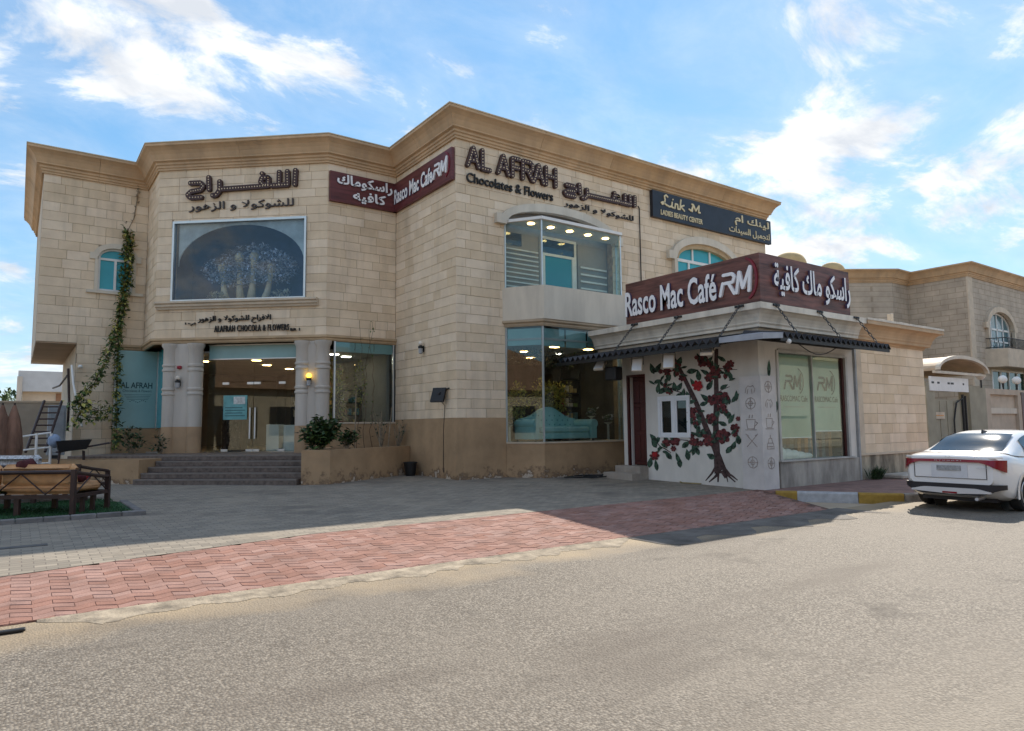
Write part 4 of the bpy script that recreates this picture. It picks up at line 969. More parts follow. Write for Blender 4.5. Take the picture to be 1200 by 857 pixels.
# ------------------------------------------------------------------ signs on the shop
AR_W = [[(602,175),(600,252)],[(570,178),(572,251),(508,252)],[(538,180),(538,248)],[(495,208),(470,208),(464,230),(476,246),(495,246),(495,208)],[(470,184),(470,186)],[(495,252),(400,255),(300,258)],[(300,215),(302,262),(288,288),(272,290)],[(255,190),(258,258)],[(180,218),(222,218),(234,238),(224,256),(186,263),(172,280),(182,296),(228,296)]]
def norm(lines, x0, x1, z0, z1):
    xs = [p[0] for l in lines for p in l]; ys = [p[1] for l in lines for p in l]; a, b, c, d = min(xs), max(xs), min(ys), max(ys)
    return lambda x, y: (x0+(x-a)/(b-a)*(x1-x0), z1-(y-c)/(d-c)*(z1-z0))
BL = (m_bulb, .085, .020)
def bulb_arabic(fr, rect, label, y=-.012):
    t = thing('arabic_bulb_sign', fr(rect[0], y, rect[2]), label, 'sign'); to = norm(AR_W, *rect)
    for grp in ([0],[1,2],[3,4,5,6],[7],[8]): strokes(fr, [AR_W[i] for i in grp], to, .15, y, .10, m_letbrown, t, 'letter', BL)
    return t
bulb_arabic(FC, (.98,4.36,8.60,9.30), 'large brown Arabic bulb letters above the big upstairs display window')
def small_sign(fr, body, rect, label, ar=True, mat=None, slope=0.0, off=.004, y=-.012, depth=.05, split=None, spacing=1.0):
    t = thing('lettering_sign', fr(rect[0], y, rect[2]), label, 'sign')
    lettering(fr, shape_ar(body) if ar else body, rect, y, depth, mat or m_letblack, t, 'letter', (not ar) if split is None else split, offset=off, slope=slope, side=m_letblack, spacing=spacing)
    return t
m_letgrey = M('letter_dark_brown', (.075,.055,.05), .4, .1, 5)
small_sign(FC, 'للشوكولا و الزهور', (1.0,4.30,8.16,8.46), 'thin brown Arabic letters just above the big upstairs display window', True, m_letgrey)
small_sign(FC, 'الافراح للشوكولا و الزهور', (1.40,3.66,4.74,4.98), 'small black Arabic letters under the display window sill', True, m_letblack, slope=.0)
small_sign(FC, 'ALAFRAH CHOCOLA & FLOWERS', (1.92,4.22,4.49,4.68), 'small black capitals reading ALAFRAH CHOCOLA & FLOWERS above the entrance', False, m_letblack, off=.0, spacing=1.18)
small_sign(FC, 'BR 1', (4.27,4.55,4.47,4.55), 'tiny BR 1 lettering at the end of the capitals above the entrance', False, m_letblack)
small_sign(FC, 'فرع ا', (1.0,1.33,4.70,4.80), 'tiny Arabic branch note left of the black Arabic letters over the entrance', True, m_letblack)
# latin bulb letters
def cellA(x, w): return [[(x,0),(x+w/2,1),(x+w,0)],[(x+w*.22,.33),(x+w*.78,.33)]]
def cellL(x, w): return [[(x,1),(x,0),(x+w,0)]]
def cellF(x, w): return [[(x,0),(x,1),(x+w,1)],[(x,.5),(x+w*.85,.5)]]
def cellR(x, w): return [[(x,0),(x,1),(x+w*.75,1),(x+w,.87),(x+w,.63),(x+w*.75,.5),(x,.5)],[(x+w*.5,.5),(x+w,0)]]
def cellH(x, w): return [[(x,0),(x,1)],[(x+w,0),(x+w,1)],[(x,.5),(x+w,.5)]]
t = thing('bulb_letter_sign', (.3, -.01, 8.76), 'brown bulb letters reading AL AFRAH on the right-hand front', 'sign')
for fn, x in ((cellA,.36),(cellL,.88),(cellA,1.46),(cellF,2.00),(cellR,2.40),(cellA,2.84),(cellH,3.34)):
    w_ = .36 if fn is not cellL and fn is not cellF else .26
    strokes(FF, fn(x*.92, w_), lambda a, b_: (a, 8.78+.54*b_), .13, -.012, .10, m_letbrown, t, 'letter', BL)
small_sign(FF, 'Chocolates & Flowers', (.32,3.36,8.33,8.60), 'black letters reading Chocolates & Flowers under AL AFRAH', False, m_letblack, off=.008)
bulb_arabic(FF, (3.80,6.78,8.62,9.10), 'brown Arabic bulb letters beside AL AFRAH on the right-hand front')
small_sign(FF, 'للشوكولا و الزهور', (3.80,6.75,8.24,8.46), 'thin Arabic letters under the Arabic bulb letters on the right-hand front', True, m_letgrey)
MB().tube([(7.0,-.02,8.85),(7.05,-.03,8.78),(7.05,-.03,4.4)], .018, 6).build('cable', m_dark, shop)
# red panel wrapping the inner corner
m_panel = M('red_wood_panel', (.145,.036,.036), .45, .2, 1.2, streak=9)
t = thing('corner_sign', (-.1, 3.5, 8.3), 'dark red sign panel folded into the inner corner reading Rasco Mac Cafe', 'sign')
MB(FD).box(.02, 2.22, -.11, -.012, 8.34, 9.25).build('panel', m_panel, t); MB(FE).box(.0, 3.62, -.11, -.012, 8.34, 9.25).build('panel', m_panel, t)
lettering(FD, shape_ar('راسكوماك'), (.22,2.02,8.80,9.20), -.11, .04, m_letwhite, t, 'word', False, offset=.03, side=m_letside)
lettering(FD, shape_ar('كافيه'), (.72,1.80,8.40,8.78), -.11, .04, m_letwhite, t, 'word', False, offset=.03, side=m_letside)
lettering(FE, 'Rasco Mac Cafe', (.16,2.62,8.55,9.02), -.11, .04, m_letwhite, t, 'letter', True, offset=.03, side=m_letside)
RM = [[(.10,.62),(.36,.62),(.43,.52),(.38,.36),(.13,.36)],[(.09,.38),(0,0)],[(.25,.36),(.42,0)],[(.48,0),(.57,.62)],[(.57,.62),(.66,.12)],[(.66,.12),(.88,.72)],[(.88,.72),(.83,0)]]
SW = [[(.62+.36*math.sin(R(a))*.9+.08, .38-.62*math.cos(R(a))) for a in range(20,185,15)]]
m_logored = M('logo_red', (.20,.008,.02), .4, .1, 4)
def rm_logo(fr, x0, x1, z0, z1, y, depth, mat, swm, parent, w_, sw=.6):
    to = lambda a, b_: (x0+a*(x1-x0), z0+b_*(z1-z0))
    strokes(fr, SW, to, w_*sw, y, depth*.5, swm, parent, 'logo_swoosh'); strokes(fr, RM, to, w_, y-.002, depth, mat, parent, 'logo_letters')
rm_logo(FE, 2.66, 3.50, 8.62, 9.20, -.11, .04, m_letwhite, m_logored, t, .07)
# navy beauty-centre panel
m_navy = M('navy_panel', (.016,.020,.032), .4, .2, 2); m_gold = M('gold_letter', (.72,.60,.36), .4, .06, 6)
t = thing('navy_sign', (10.9, -.1, 8.6), 'dark navy sign panel with gold letters reading Link M Ladies Beauty Center', 'sign')
MB().box(7.58, 14.2, -.14, -.012, 8.58, 9.50).build('panel', m_navy, t)
LK = [[(352,200),(340,188),(326,200),(331,226),(325,252),(310,264),(301,254),(314,246),(340,262),(366,270),(380,260)],[(386,230),(381,268),(396,270)],[(391,208),(392,210)],[(405,272),(411,236),(428,238),(429,272),(440,270)],[(455,196),(445,272)],[(480,232),(452,246),(482,274)],[(520,250),(538,258),(556,206),(544,206)],[(556,206),(545,262)],[(556,206),(575,250),(603,204)],[(603,204),(598,258),(612,256)]]
LK = [[(x, y) for x, y in l] for l in LK]
strokes(FF, LK, norm(LK, 7.98,9.98,9.02,9.42), .055, -.14, .025, m_gold, t, 'script_word')
lettering(FF, 'LADIES BEAUTY CENTER', (7.95,10.1,8.70,8.88), -.14, .02, m_gold, t, 'letter', True, offset=.015)
lettering(FF, shape_ar('لينك ام'), (11.95,14.05,9.00,9.42), -.14, .025, m_gold, t, 'word', False, offset=.012)
lettering(FF, shape_ar('لتجميل السيدات'), (11.60,14.08,8.64,8.96), -.14, .02, m_gold, t, 'word', False, offset=.008)
# floodlight on the corner
t = thing('floodlight', FE(3.12,-.1,2.4), 'black floodlight on a bracket low on the stone corner', 'floodlight')
b = MB(Fr(*FE(3.10,-.30,0)[:2], -55)); b.add([(-.19,0,2.30),(.19,0,2.30),(.23,.12,2.68),(-.15,.12,2.68),(-.19,.09,2.28),(.19,.09,2.28),(.23,.20,2.66),(-.15,.20,2.66)], [(0,1,2,3),(7,6,5,4),(0,4,5,1),(1,5,6,2),(2,6,7,3),(3,7,4,0)])
b.build('housing', m_dark, t); MB(FE).tube([(3.12,-.25,2.5),(3.14,-.1,2.62),(3.3,.0,2.66)], .02, 6).build('bracket', m_dark, t)
MB(FE).tube([(3.1,-.2,2.35),(3.08,-.02,2.2),(3.0,-.02,1.5),(3.0,-.025,.4)], .008, 5).build('cord', m_dark, t)
# ------------------------------------------------------------------ the cafe kiosk
KL = Fr(4.2, -1.95, -90)      # left face, x = distance from the building end
KR = Fr(4.2, -6.3)            # right face
kio = thing('cafe_kiosk', (7, -5, .15), 'low cafe annex with painted mural wall, shop window and white cornice', 'building')
m_kwall = M('kiosk_paint', (.66,.63,.58), .8, .08, 1.3, .12, 30, streak=.4)
m_kbase = M('stained_base', (.40,.37,.33), .85, .22, 2.2, .2, 25, streak=.35)
m_frame = M('white_upvc', (.74,.75,.77), .4, .03, 3)
KLL = 4.35
def kv(v): return v-1.95
hL = [(kv(2.16), kv(2.78), 0, 2.95), (kv(3.27), kv(4.27), 1.32, 2.32)]
mb = MB(); wall_box(mb, KL, 0, KLL, .1, 3.80, 0, .22, hL); mb.build('mural_wall', m_kwall, kio)
hR = [(.72, 3.65, .76, 3.32)]
mb = MB(); wall_box(mb, KR, .225, 4.12, .1, 3.80, .002, .22, hR); mb.build('window_wall', m_kwall, kio)
MB(KR).box(.60, 4.05, -.05, 0, .05, .735).build('base_wall', m_kbase, kio)
mb = MB(); mb.box(4.25, 12.2, -2.2, -2.0, .1, 3.8); mb.box(12.0, 12.2, -6.1, -2.2, .1, 3.8); mb.box(4.43, 12.0, -6.07, -2.2, 3.62, 3.8); mb.build('rear_wall', m_kwall, kio)
MB().box(4.42, 12.0, -6.08, -2.2, .1, .70).build('floor', m_ind, kio)
# corner pillar with drawn icons
pil = MB(); pil.box(4.10, 4.66, -6.40, -5.84, .05, 2.70); pil = pil.build('corner_pillar', M('pillar_paint', (.60,.57,.55), .75, .07, 2, .1, 40), kio)
mi = M('icon_brown', (.36,.31,.28), .8, .15, 8)
ICO = {'cross': [[(0,0),(1,1)],[(1,0),(0,1)],[(.85,.95),(1.1,1.1)],[(.15,.95),(-.1,1.1)]],
       'cup': [[(.0,.9),(.1,.1),(.8,.1),(.9,.9),(0,.9)],[(.9,.7),(1.15,.6),(.85,.3)],[(-.1,0),(1.0,0)],[(.3,1.05),(.35,1.3)],[(.6,1.05),(.65,1.3)]],
       'flower': [[(.5+.5*math.cos(R(a)),.5+.5*math.sin(R(a))) for a in range(0,361,40)],[(.5+.22*math.cos(R(a)),.5+.22*math.sin(R(a))) for a in range(0,361,60)],[(0,.5),(1,.5)],[(.5,0),(.5,1)]],
       'cloud': [[(0,.1),(.1,.5),(.3,.7),(.55,.6),(.8,.7),(1,.4),(.9,.1)],[(.2,.0),(.3,.4)],[(.7,0),(.65,.4)]],
       'cake': [[(0,0),(1,0),(.9,.5),(.1,.5),(0,0)],[(.2,.5),(.3,.9),(.7,.9),(.8,.5)],[(.5,.9),(.5,1.2)],[(0,.2),(1,.2)]]}
PL = Fr(4.10, -5.84, -90); PR = Fr(4.10, -6.40)
for fr, col in ((PL, (('cloud',2.30),('flower',1.95),('cup',1.48),('cross',1.10),('flower',.62))), (PR, (('flower',2.32),('cloud',1.98),('cup',1.50),('cake',1.05),('flower',.60)))):
    for k, z in col:
        strokes(fr, ICO[k], lambda a, b_, z=z: (.15+.26*a, z+.26*b_), .018, -.002, .002, mi, pil, 'icon')
# mural
MC = [M('mural_trunk', (.075,.042,.04), .8, .3, 12), M('mural_leaf', (.045,.10,.065), .8, .45, 12), M('mural_flower', (.15,.032,.034), .8, .5, 14), M('mural_red', (.42,.02,.025), .8, .2, 9), m_kwall]
def mural():
    mb = MB(KL); lay = [0]
    to = lambda x, y: KL.inv(pixX(720+x/4.511, 400+y/4.511, 4.2))
    def poly(pts, mt):
        lay[0] += 1; y = -.0015-.00004*lay[0]; q = [to(*p) for p in pts]; mb.cur = mt
        q = [(p.x, y, p.z) for p in q]
        a = sum(q[i-1][0]*q[i][2]-q[i][0]*q[i-1][2] for i in range(len(q)))
        if a < 0: q.reverse()
        mb.add(q, [tuple(range(len(q)))])
    def stem(pts, w0, w1, mt=0):
        for i in range(len(pts)-1):
            a, b = Vector(pts[i]), Vector(pts[i+1]); n = (b-a).normalized(); n = Vector((-n.y,n.x)); k = len(pts)-1; wa = w0+(w1-w0)*i/k; wb = w0+(w1-w0)*(i+1)/k
            poly([tuple(a+n*wa/2), tuple(b+n*wb/2), tuple(b-n*wb/2), tuple(a-n*wa/2)], mt)
    def leaf(x, y, ang, L=48, W=22, mt=1):
        d = Vector((math.cos(R(ang)), -math.sin(R(ang)))); n = Vector((-d.y,d.x)); p = Vector((x,y))-d*L/2
        pts = []
        for t, w in ((0,0),(.2,.75),(.45,1),(.75,.6),(1,0),(.75,-.55),(.45,-1),(.2,-.8)): pts.append(tuple(p+d*L*t+n*W/2*w))
        poly(pts, mt); poly([tuple(p+d*L*.1+n), tuple(p+d*L*.9), tuple(p+d*L*.1-n)], 0)
    def petal(x, y, ang, L, W, mt):
        d = Vector((math.cos(R(ang)), -math.sin(R(ang)))); n = Vector((-d.y,d.x)); p = Vector((x,y))-d*L/2
        poly([tuple(p+d*L*t+n*W/2*w*uni(.85,1.1)) for t, w in ((0,.15),(.25,.7),(.55,1),(.85,.75),(1,.2),(.97,-.25),(.82,-.8),(.5,-1),(.2,-.65))], mt)
    def flower(x, y, r=26, mt=2):
        k = 6; a0 = uni(0,60)
        for i in range(k):
            a = a0+i*360/k; petal(x+math.cos(R(a))*r*.5, y-math.sin(R(a))*r*.5, a+uni(-15,15), r*uni(.8,1.1), r*uni(.6,.85), mt)
        leaf(x, y, uni(0,180), r*.5, r*.45, 3 if mt == 3 else 0)
    stem([(540,40),(537,150),(540,300),(536,440),(542,600),(548,700)], 19, 38); stem([(318,95),(365,185),(430,320),(490,470),(530,560),(575,680),(600,715)], 18, 40)
    stem([(548,700),(530,720),(500,745)], 18, 6); stem([(575,690),(620,710),(652,735)], 16, 5); stem([(550,690),(548,745)], 14, 8); stem([(590,700),(600,745)], 10, 4); stem([(560,640),(590,700),(640,745)], 18, 6); stem([(545,650),(515,700),(482,738)], 16, 5)
    for s_ in ([(330,150),(280,165),(225,140)],[(380,280),(300,255),(265,245),(235,270)],[(540,140),(600,150),(650,150)],[(540,200),(480,200)],[(500,490),(450,495)],[(545,500),(600,500),(640,480),(655,500)],[(270,570),(240,555),(215,520)],[(270,570),(300,590)],[(390,525),(340,520)],[(560,260),(610,240)]): stem(s_, 6, 3)
    for x, y, a in ((232,140,60),(200,145,110),(325,165,80),(285,180,100),(345,105,70),(412,158,10),(232,212,20),(232,245,80),(258,258,40),(318,240,100),(345,240,60),(345,285,30),(365,272,80),(390,290,110),(415,220,120),(445,180,100),(480,165,150),(505,232,60),(512,125,70),(565,92,150),(590,175,80),(612,180,110),(580,240,30),(640,300,50),(645,288,90),(605,310,100),(480,300,140),(475,330,20),(600,385,130),(570,435,160),(440,430,10),(430,435,170),(445,468,80),(410,320,20),(415,490,0),(445,400,120),(656,520,100),(632,550,70),(610,570,50),(510,608,150),(275,525,110),(205,510,130),(230,520,60),(210,540,120),(285,602,130),(335,615,110),(345,640,100),(380,545,40),(388,600,100),(425,575,70),(440,580,110),(190,640,80),(222,655,100),(620,410,60),(500,105,50)): leaf(x, y, a, uni(48,68), uni(22,32))
    for x, y, r in ((330,140,26),(280,158,22),(470,105,30),(535,165,34),(500,195,22),(600,140,24),(575,300,34),(520,310,28),(510,410,28),(570,355,26),(575,500,38),(500,525,30),(415,370,22),(290,262,20),(320,525,28),(275,540,22),(430,535,24),(215,605,24),(640,460,22),(655,410,12),(470,490,20),(360,195,18),(615,120,20)): flower(x, y, r*1.15)
    for i in range(90):
        bx_, by_ = random.choice(((330,150),(470,120),(560,160),(600,200),(560,300),(580,380),(520,420),(580,480),(500,520),(420,400),(440,470),(300,540),(430,560),(230,560),(620,460),(280,230),(240,180)))
        (leaf(bx_+uni(-45,45), by_+uni(-40,40), uni(0,360), uni(30,46), uni(12,20)) if rnd() < .62 else flower(bx_+uni(-35,35), by_+uni(-35,35), uni(12,19)))
    flower(442,236,30,3); flower(218,598,15,3)
    return mb.build('mural', MC, kio)
mural()
# leaves painted right of the pillar
mb = MB(KR)
for i, (px, py, a, L, W, mt) in enumerate(((901,432,85,.42,.14,1),(900,452,120,.3,.13,1),(906,462,60,.35,.14,1),(909,478,70,.34,.15,1),(903,490,100,.4,.22,1),(906,508,10,.2,.16,0),(903,505,150,.2,.14,0),(908,522,80,.3,.18,1),(904,475,40,.16,.12,2))):
    p = KR.inv(pixY(px, py, -6.3)); d = Vector((math.cos(R(a)), math.sin(R(a)))); n = Vector((-d.y,d.x)); c0 = Vector((p.x,p.z)); q = []
    for t_, w_ in ((-.5,0),(-.3,-.75),(0,-1),(.3,-.6),(.5,0),(.3,.6),(0,1),(-.3,.75)): s_ = c0+d*L*t_+n*W/2*w_; q.append((s_.x, -.004-.0004*i, s_.y))
    mb.cur = mt; mb.add(q, [tuple(range(8))])
mb.build('painted_leaves', MC, kio)
# door with steps
d = MB(KL); d.box(kv(2.18), kv(2.76), .14, .18, .55, 2.92); d = d.build('door', M('red_brown_door', (.075,.016,.014), .45, .2, 3, streak=.2), kio)
m_dw = MATS['red_brown_door']
for z0, z1 in ((.65,1.35),(1.45,2.1),(2.2,2.82)):
    for a, b_ in ((2.24,2.44),(2.50,2.70)): MB(KL).bbox(kv(a), kv(b_), .118, .145, z0, z1, .02).build('door_panel', m_dw, d)
mb = MB(KL); mb.box(kv(2.16)-.05, kv(2.18), -.02, .16, .5, 2.98); mb.box(kv(2.76), kv(2.78)+.012, -.02, .16, .5, 2.98); mb.box(kv(2.18), kv(2.76), -.02, .16, 2.92, 2.98); mb.build('door_frame', m_dw, d)
st = thing('kiosk_steps', KL(kv(2.45),-.3,.18), 'two pale tiled steps up to the brown cafe door', 'steps'); m_tile = M('pale_tile', (.38,.33,.28), .7, .1, 3)
for k in range(2):
    z1 = .36+.17*k; MB(KL).bbox(kv(1.75+.15*k), kv(2.83), -.62+.3*k, -.32+.3*k if k == 0 else .13, .1, z1, .01).build('step', m_tile, st)
# casement window
fr_ = MB(KL); a, b_, z0, z1 = kv(3.27), kv(4.27), 1.32, 2.32
fr_.box(a-.03, b_+.03, -.03, .06, z1-.05, z1+.03); fr_.box(a-.03, b_+.03, -.03, .06, z0-.03, z0+.05); fr_.box(a-.03, a+.05, -.03, .06, z0+.05, z1-.05); fr_.box(b_-.05, b_+.03, -.03, .06, z0+.05, z1-.05); fr_.box((a+b_)/2-.05, (a+b_)/2+.05, -.02, .06, z0+.05, z1-.05)
cw = fr_.build('casement_window', m_frame, kio)
for xa, xb in ((a+.05, (a+b_)/2-.05), ((a+b_)/2+.05, b_-.05)):
    sash = MB(KL); sash.box(xa, xa+.045, -.01, .04, z0+.05, z1-.05); sash.box(xb-.045, xb, -.01, .04, z0+.05, z1-.05); sash.box(xa+.045, xb-.045, -.01, .04, z0+.05, z0+.095); sash.box(xa+.045, xb-.045, -.01, .04, z1-.095, z1-.05)
    s_ = sash.build('sash', m_frame, cw); MB(KL).box(xa+.045, xb-.045, .012, .02, z0+.095, z1-.095).build('pane', g_dark, cw)
mb = MB(KL); mb.box(a, b_, .10, .12, z0, z1); mb.build('curtain', M('grey_curtain', (.20,.22,.22), .8, .15, 6), cw)
# shop window with blinds
fr_ = MB(KR); fr_.box(.66,.74,-.03,.20,.76,3.32); fr_.box(3.63,3.72,-.03,.20,.76,3.32); fr_.box(.74,3.63,-.03,.20,3.28,3.36); fr_.box(.60,3.80,-.09,.20,.737,.775); fr_.box(2.18,2.21,.02,.10,.775,3.28)
sw = fr_.build('shop_window', M('weathered_frame', (.46,.45,.42), .7, .1, 3), kio)
MB(KR).box(3.55, 3.63, .03, .16, .775, 3.28).build('dark_jamb', m_dw, sw)
for a, b_ in ((.745,2.178),(2.212,3.545)): MB(KR).box(a, b_, .05, .06, .78, 3.275).build('pane', glass('kiosk_pane', (.93,.97,.95), .01, 0, .2) if 'kiosk_pane' not in MATS else MATS['kiosk_pane'], sw)
m_blind = M('pale_green_blind', (.32,.43,.35), .8, .08, .8); m_bl = M('blind_print', (.012,.012,.012), .8, .1, 5)
for a, b_, zb in ((.80,2.16,1.28),(2.24,3.52,1.42)):
    bl = MB(KR); n = 10
    bl.add([(a+(b_-a)*i/n, .10+.008*math.sin(i*1.9), z) for z in (zb, 3.26) for i in range(n+1)]+[(a+(b_-a)*i/n, .104+.008*math.sin(i*1.9), z) for z in (zb, 3.26) for i in range(n+1)], [(i,i+1,n+2+i,n+1+i) for i in range(n)]+[(2*n+2+i,3*n+3+i,3*n+4+i,2*n+3+i) for i in range(n)])
    bo = bl.build('roller_blind', m_blind, sw, smooth=True)
    MB(KR).tube([(a,.10,zb),(b_,.10,zb)], .014, 8).build('bottom_bar', m_frame, bo)
    cx = (a+b_)/2; rm_logo(KR, cx-.38, cx+.40, 2.44, 2.94, .088, .003, m_bl, m_bl, bo, .055, .5)
    lettering(KR, 'RASCOMAC Cafe', (a+.12, b_-.12, 2.14, 2.28), .086, .002, m_bl, bo, 'blind_lettering', False); MB(KR).box(a+.25, b_-.25, .085, .087, 2.0, 2.025).build('blind_line', M('faint_print', (.30,.33,.28), .8, .1, 5), bo)
mb = MB(KR)
mcols = [M('wood_slat_dark', (.09,.04,.03), .6, .2, 5), M('wood_slat_tan', (.36,.17,.07), .6, .2, 5), M('wood_slat_grey', (.13,.13,.14), .6, .2, 5)]
for k in range(18): x = .78+.155*k; MB(KR).box(x, x+.15, .40, .43, .72, 1.75).build('wood_slat', mcols[(k*7+k//3) % 3], sw)
b = MB(KR)
for k in range(5): b.ball((1.05+.27*k, .24, .80+.10-.02*k), .24, .09, .16-.02*k, 12, 7, .06)
b.build('white_cloth', m_white, None, 'crumpled white cloth on the sill of the cafe window', 'cloth', smooth=True)
# stone wing
w = MB(KR); w.box(4.30, 8.0, .014, .2, .79, 3.80); w = w.build('stone_wall', m_joint, kio); plan_stones(w, KR, 4.42, 8.0, .79, 3.74, .28, [], .4, .95, False, 21)
MB(KR).box(4.13, 4.42, -.03, .2, .79, 3.8).build('pilaster', m_stone_flat, kio); MB(KR).box(4.125, 8.0, -.012, .2, .05, .785).build('stained_plinth', M('stained_plaster', (.42,.36,.27), .9, .3, 2.4, .2, 20, streak=.3), kio)
MB(KR).box(4.05, 4.13, -.06, .2, .1, 3.8).build('downpipe', M('grey_pipe', (.33,.34,.35), .6, .1, 3), kio)
MB(KR).sweep([(0,.77),(.05,.77),(.05,.82),(0,.83)], [(4.13,0),(8.0,0)]).build('ledge', m_stone_flat, kio)
# cornice: white over the cafe, tan over the stone wing
cp = [(-.2,3.72),(.03,3.72),(.05,3.78),(.16,3.80),(.16,3.86),(.19,3.90),(.19,3.93),(.215,4.00),(.26,4.08),(.33,4.14),(.40,4.17),(.40,4.31),(-.2,4.31)]
MB().sweep(cp, [(4.2,-1.0),(4.2,-6.3),(8.30,-6.3)]).build('cornice', m_offwhite, kio)
cp2 = [(o*(1.0 if o < .39 else 1.1), z) for o, z in cp]
tc = MB().sweep([(o, z-.0) for o, z in cp2[:-2]]+[(.42,4.27),(-.2,4.27)], [(8.305,-6.3),(12.2,-6.3),(12.2,-2.0)]).build('cornice', M('tan_cornice', (.52,.36,.22), .8, .1, 1.2, .1, 25, streak=.4), kio)
MB().sweep([(-.2,4.272),(.44,4.272),(.44,4.33),(-.2,4.33)], [(8.305,-6.3),(12.2,-6.3),(12.2,-2.0)]).build('coping', m_offwhite, tc)
MB().box(4.42, 12.0, -6.1, -2.0, 4.2, 4.30).build('roof', m_roof, kio)
for i in range(6): MB().bbox(9.2+.5*i+uni(-.1,.1), 9.5+.5*i+uni(0,.1), -6.62, -6.5, 4.331, 4.331+uni(.02,.06), .006).build('loose_mortar', m_offwhite, tc)
MB().bbox(10.35,10.47,-6.35,-6.23,4.32,4.66,.01).build('roof_post', m_stone_flat, kio)
# --- sign on the kiosk roof
m_ksign = M('brown_wood_panel', (.17,.065,.05), .5, .28, 1.4, streak=9)
t = thing('cafe_sign', (5, -5, 4.31), 'large brown wood-grain roof sign with white letters reading Rasco Mac Cafe', 'sign')
MB().box(3.80, 3.95, -6.70, -2.55, 4.318, 5.41).build('panel', m_ksign, t); MB().box(3.952, 7.53, -6.70, -6.55, 4.318, 5.415).build('panel', m_ksign, t)
mb = MB()
for x, y in ((4.6,-3.0),(4.6,-4.6),(5.6,-5.9),(7.2,-5.9)): mb.tube([(x,y,4.3),(3.97 if x < 5 else x, y if x < 5 else -6.53, 5.2)], .02, 6)
mb.build('brace', m_dark, t)
SL_, SR_ = Fr(3.80, -2.55, -90), Fr(3.80, -6.70)
lettering(SL_, 'Rasco Mac Café', (.03,3.02,4.50,5.17), 0, .06, m_letwhite, t, 'letter', True, offset=.022, side=m_letside)
rm_logo(SL_, 3.12, 4.06, 4.58, 5.34, 0, .06, m_letwhite, m_logored, t, .075, .8)
lettering(SR_, shape_ar('راسكو ماك كافية'), (.45,3.66,4.46,5.24), 0, .06, m_letwhite, t, 'word', False, offset=.02, side=m_letside)
# --- corrugated awnings on chains
m_corr = M('dark_corrugated_sheet', (.045,.045,.050), .45, .2, 3, metal=.3); m_corr_g = M('grey_sheet', (.34,.36,.40), .45, .1, 2)
m_chain = M('chain_steel', (.10,.10,.10), .45, .1, 4, metal=.6)
def awning(fr, x0, x1, zin, zout, dep, label, chains, chfr):
    """sheet ribs run outward from the wall; fr: x along the wall, -y outward"""
    t = thing('awning', fr((x0+x1)/2, 0, zin), label, 'awning', 'corrugated awnings on the cafe')
    mb = MB(fr); P = .21; n = int((x1-x0)/P*4); A = .062
    vs = []
    for i in range(n+1):
        x = x0+(x1-x0)*i/n; h = A*(1-abs((i % 4)-2))
        for y, z in ((-.02, zin), (-dep, zout)): vs.append((x, y, z+h)); vs.append((x, y, z+h-.012))
    fs = []
    for i in range(n):
        a = 4*i; b = a+4; fs += [(a,b,b+2,a+2),(a+1,a+3,b+3,b+1),(a+2,b+2,b+3,a+3),(a,a+1,b+1,b)]
    mb.add(vs, fs); mb.build('corrugated_sheet', m_corr, t)
    f = MB(fr); f.box(x0, x1, -dep+.03, -dep+.07, zout-.14, zout-.045); f.box(x0, x1, -.06, -.01, zin-.13, zin-.05)
    for k in range(5):
        x = x0+.03+(x1-x0-.06)*k/4; sl = (zout-zin)/dep
        f.add([(x-.02,-.06,zin-.06),(x+.02,-.06,zin-.06),(x+.02,-dep+.07,zout-.055),(x-.02,-dep+.07,zout-.055),(x-.02,-.06,zin-.11),(x+.02,-.06,zin-.11),(x+.02,-dep+.07,zout-.105),(x-.02,-dep+.07,zout-.105)], [(0,1,2,3),(7,6,5,4),(0,4,5,1),(1,5,6,2),(2,6,7,3),(3,7,4,0)])
    f.build('frame', m_dark, t)
    for xc in chains:
        A_ = Vector((xc, -.405, 4.29)); B_ = Vector((xc, -dep+.10, zout+.05)); L_ = (B_-A_).length; k = int(L_/.085); d = (B_-A_).normalized()
        c = MB(fr)
        for j in range(k):
            p = A_.lerp(B_, (j+.5)/k); s1 = Vector((1,0,0)) if j % 2 else d.cross(Vector((1,0,0))).normalized()
            c.tube([p+d*.058*math.cos(R(a))+s1*.026*math.sin(R(a)) for a in range(0,361,45)], .009, 5, cap=False)
        c.build('chain', m_chain, t); MB(fr).box(xc-.12, xc+.12, -.43, -.405, 4.25, 4.30).build('chain_plate', m_dark, t)
    return t
KA = Fr(4.2, 0, -90)                        # x = distance towards the road
awning(KA, .62, 6.22, 3.66, 3.44, 1.30, 'long dark corrugated awning hung on chains over the mural wall', (2.86,4.35,6.15), KA)
awning(KR, -.62, 4.0, 3.64, 3.50, 1.02, 'shorter dark corrugated awning hung on chains over the cafe shop window', (.16,1.92,3.58), KR)
mb = MB(); mb.add([(2.90,-6.24,3.49),(4.19,-6.24,3.70),(4.19,-6.30,3.70),(3.60,-7.34,3.53),(2.90,-7.34,3.47),(2.90,-6.24,3.37),(4.19,-6.24,3.60),(4.19,-6.30,3.60),(3.60,-7.34,3.41),(2.90,-7.34,3.35)], [(0,4,3,2,1),(5,6,7,8,9),(0,5,9,4),(4,9,8,3),(3,8,7,2),(0,1,6,5)])
mb.build('awning_corner_sheet', m_corr_g, None, 'flat grey sheet closing the corner between the two corrugated awnings', 'awning')
m_lens = M('flood_lens', (.72,.74,.76), .3, .03, 3)
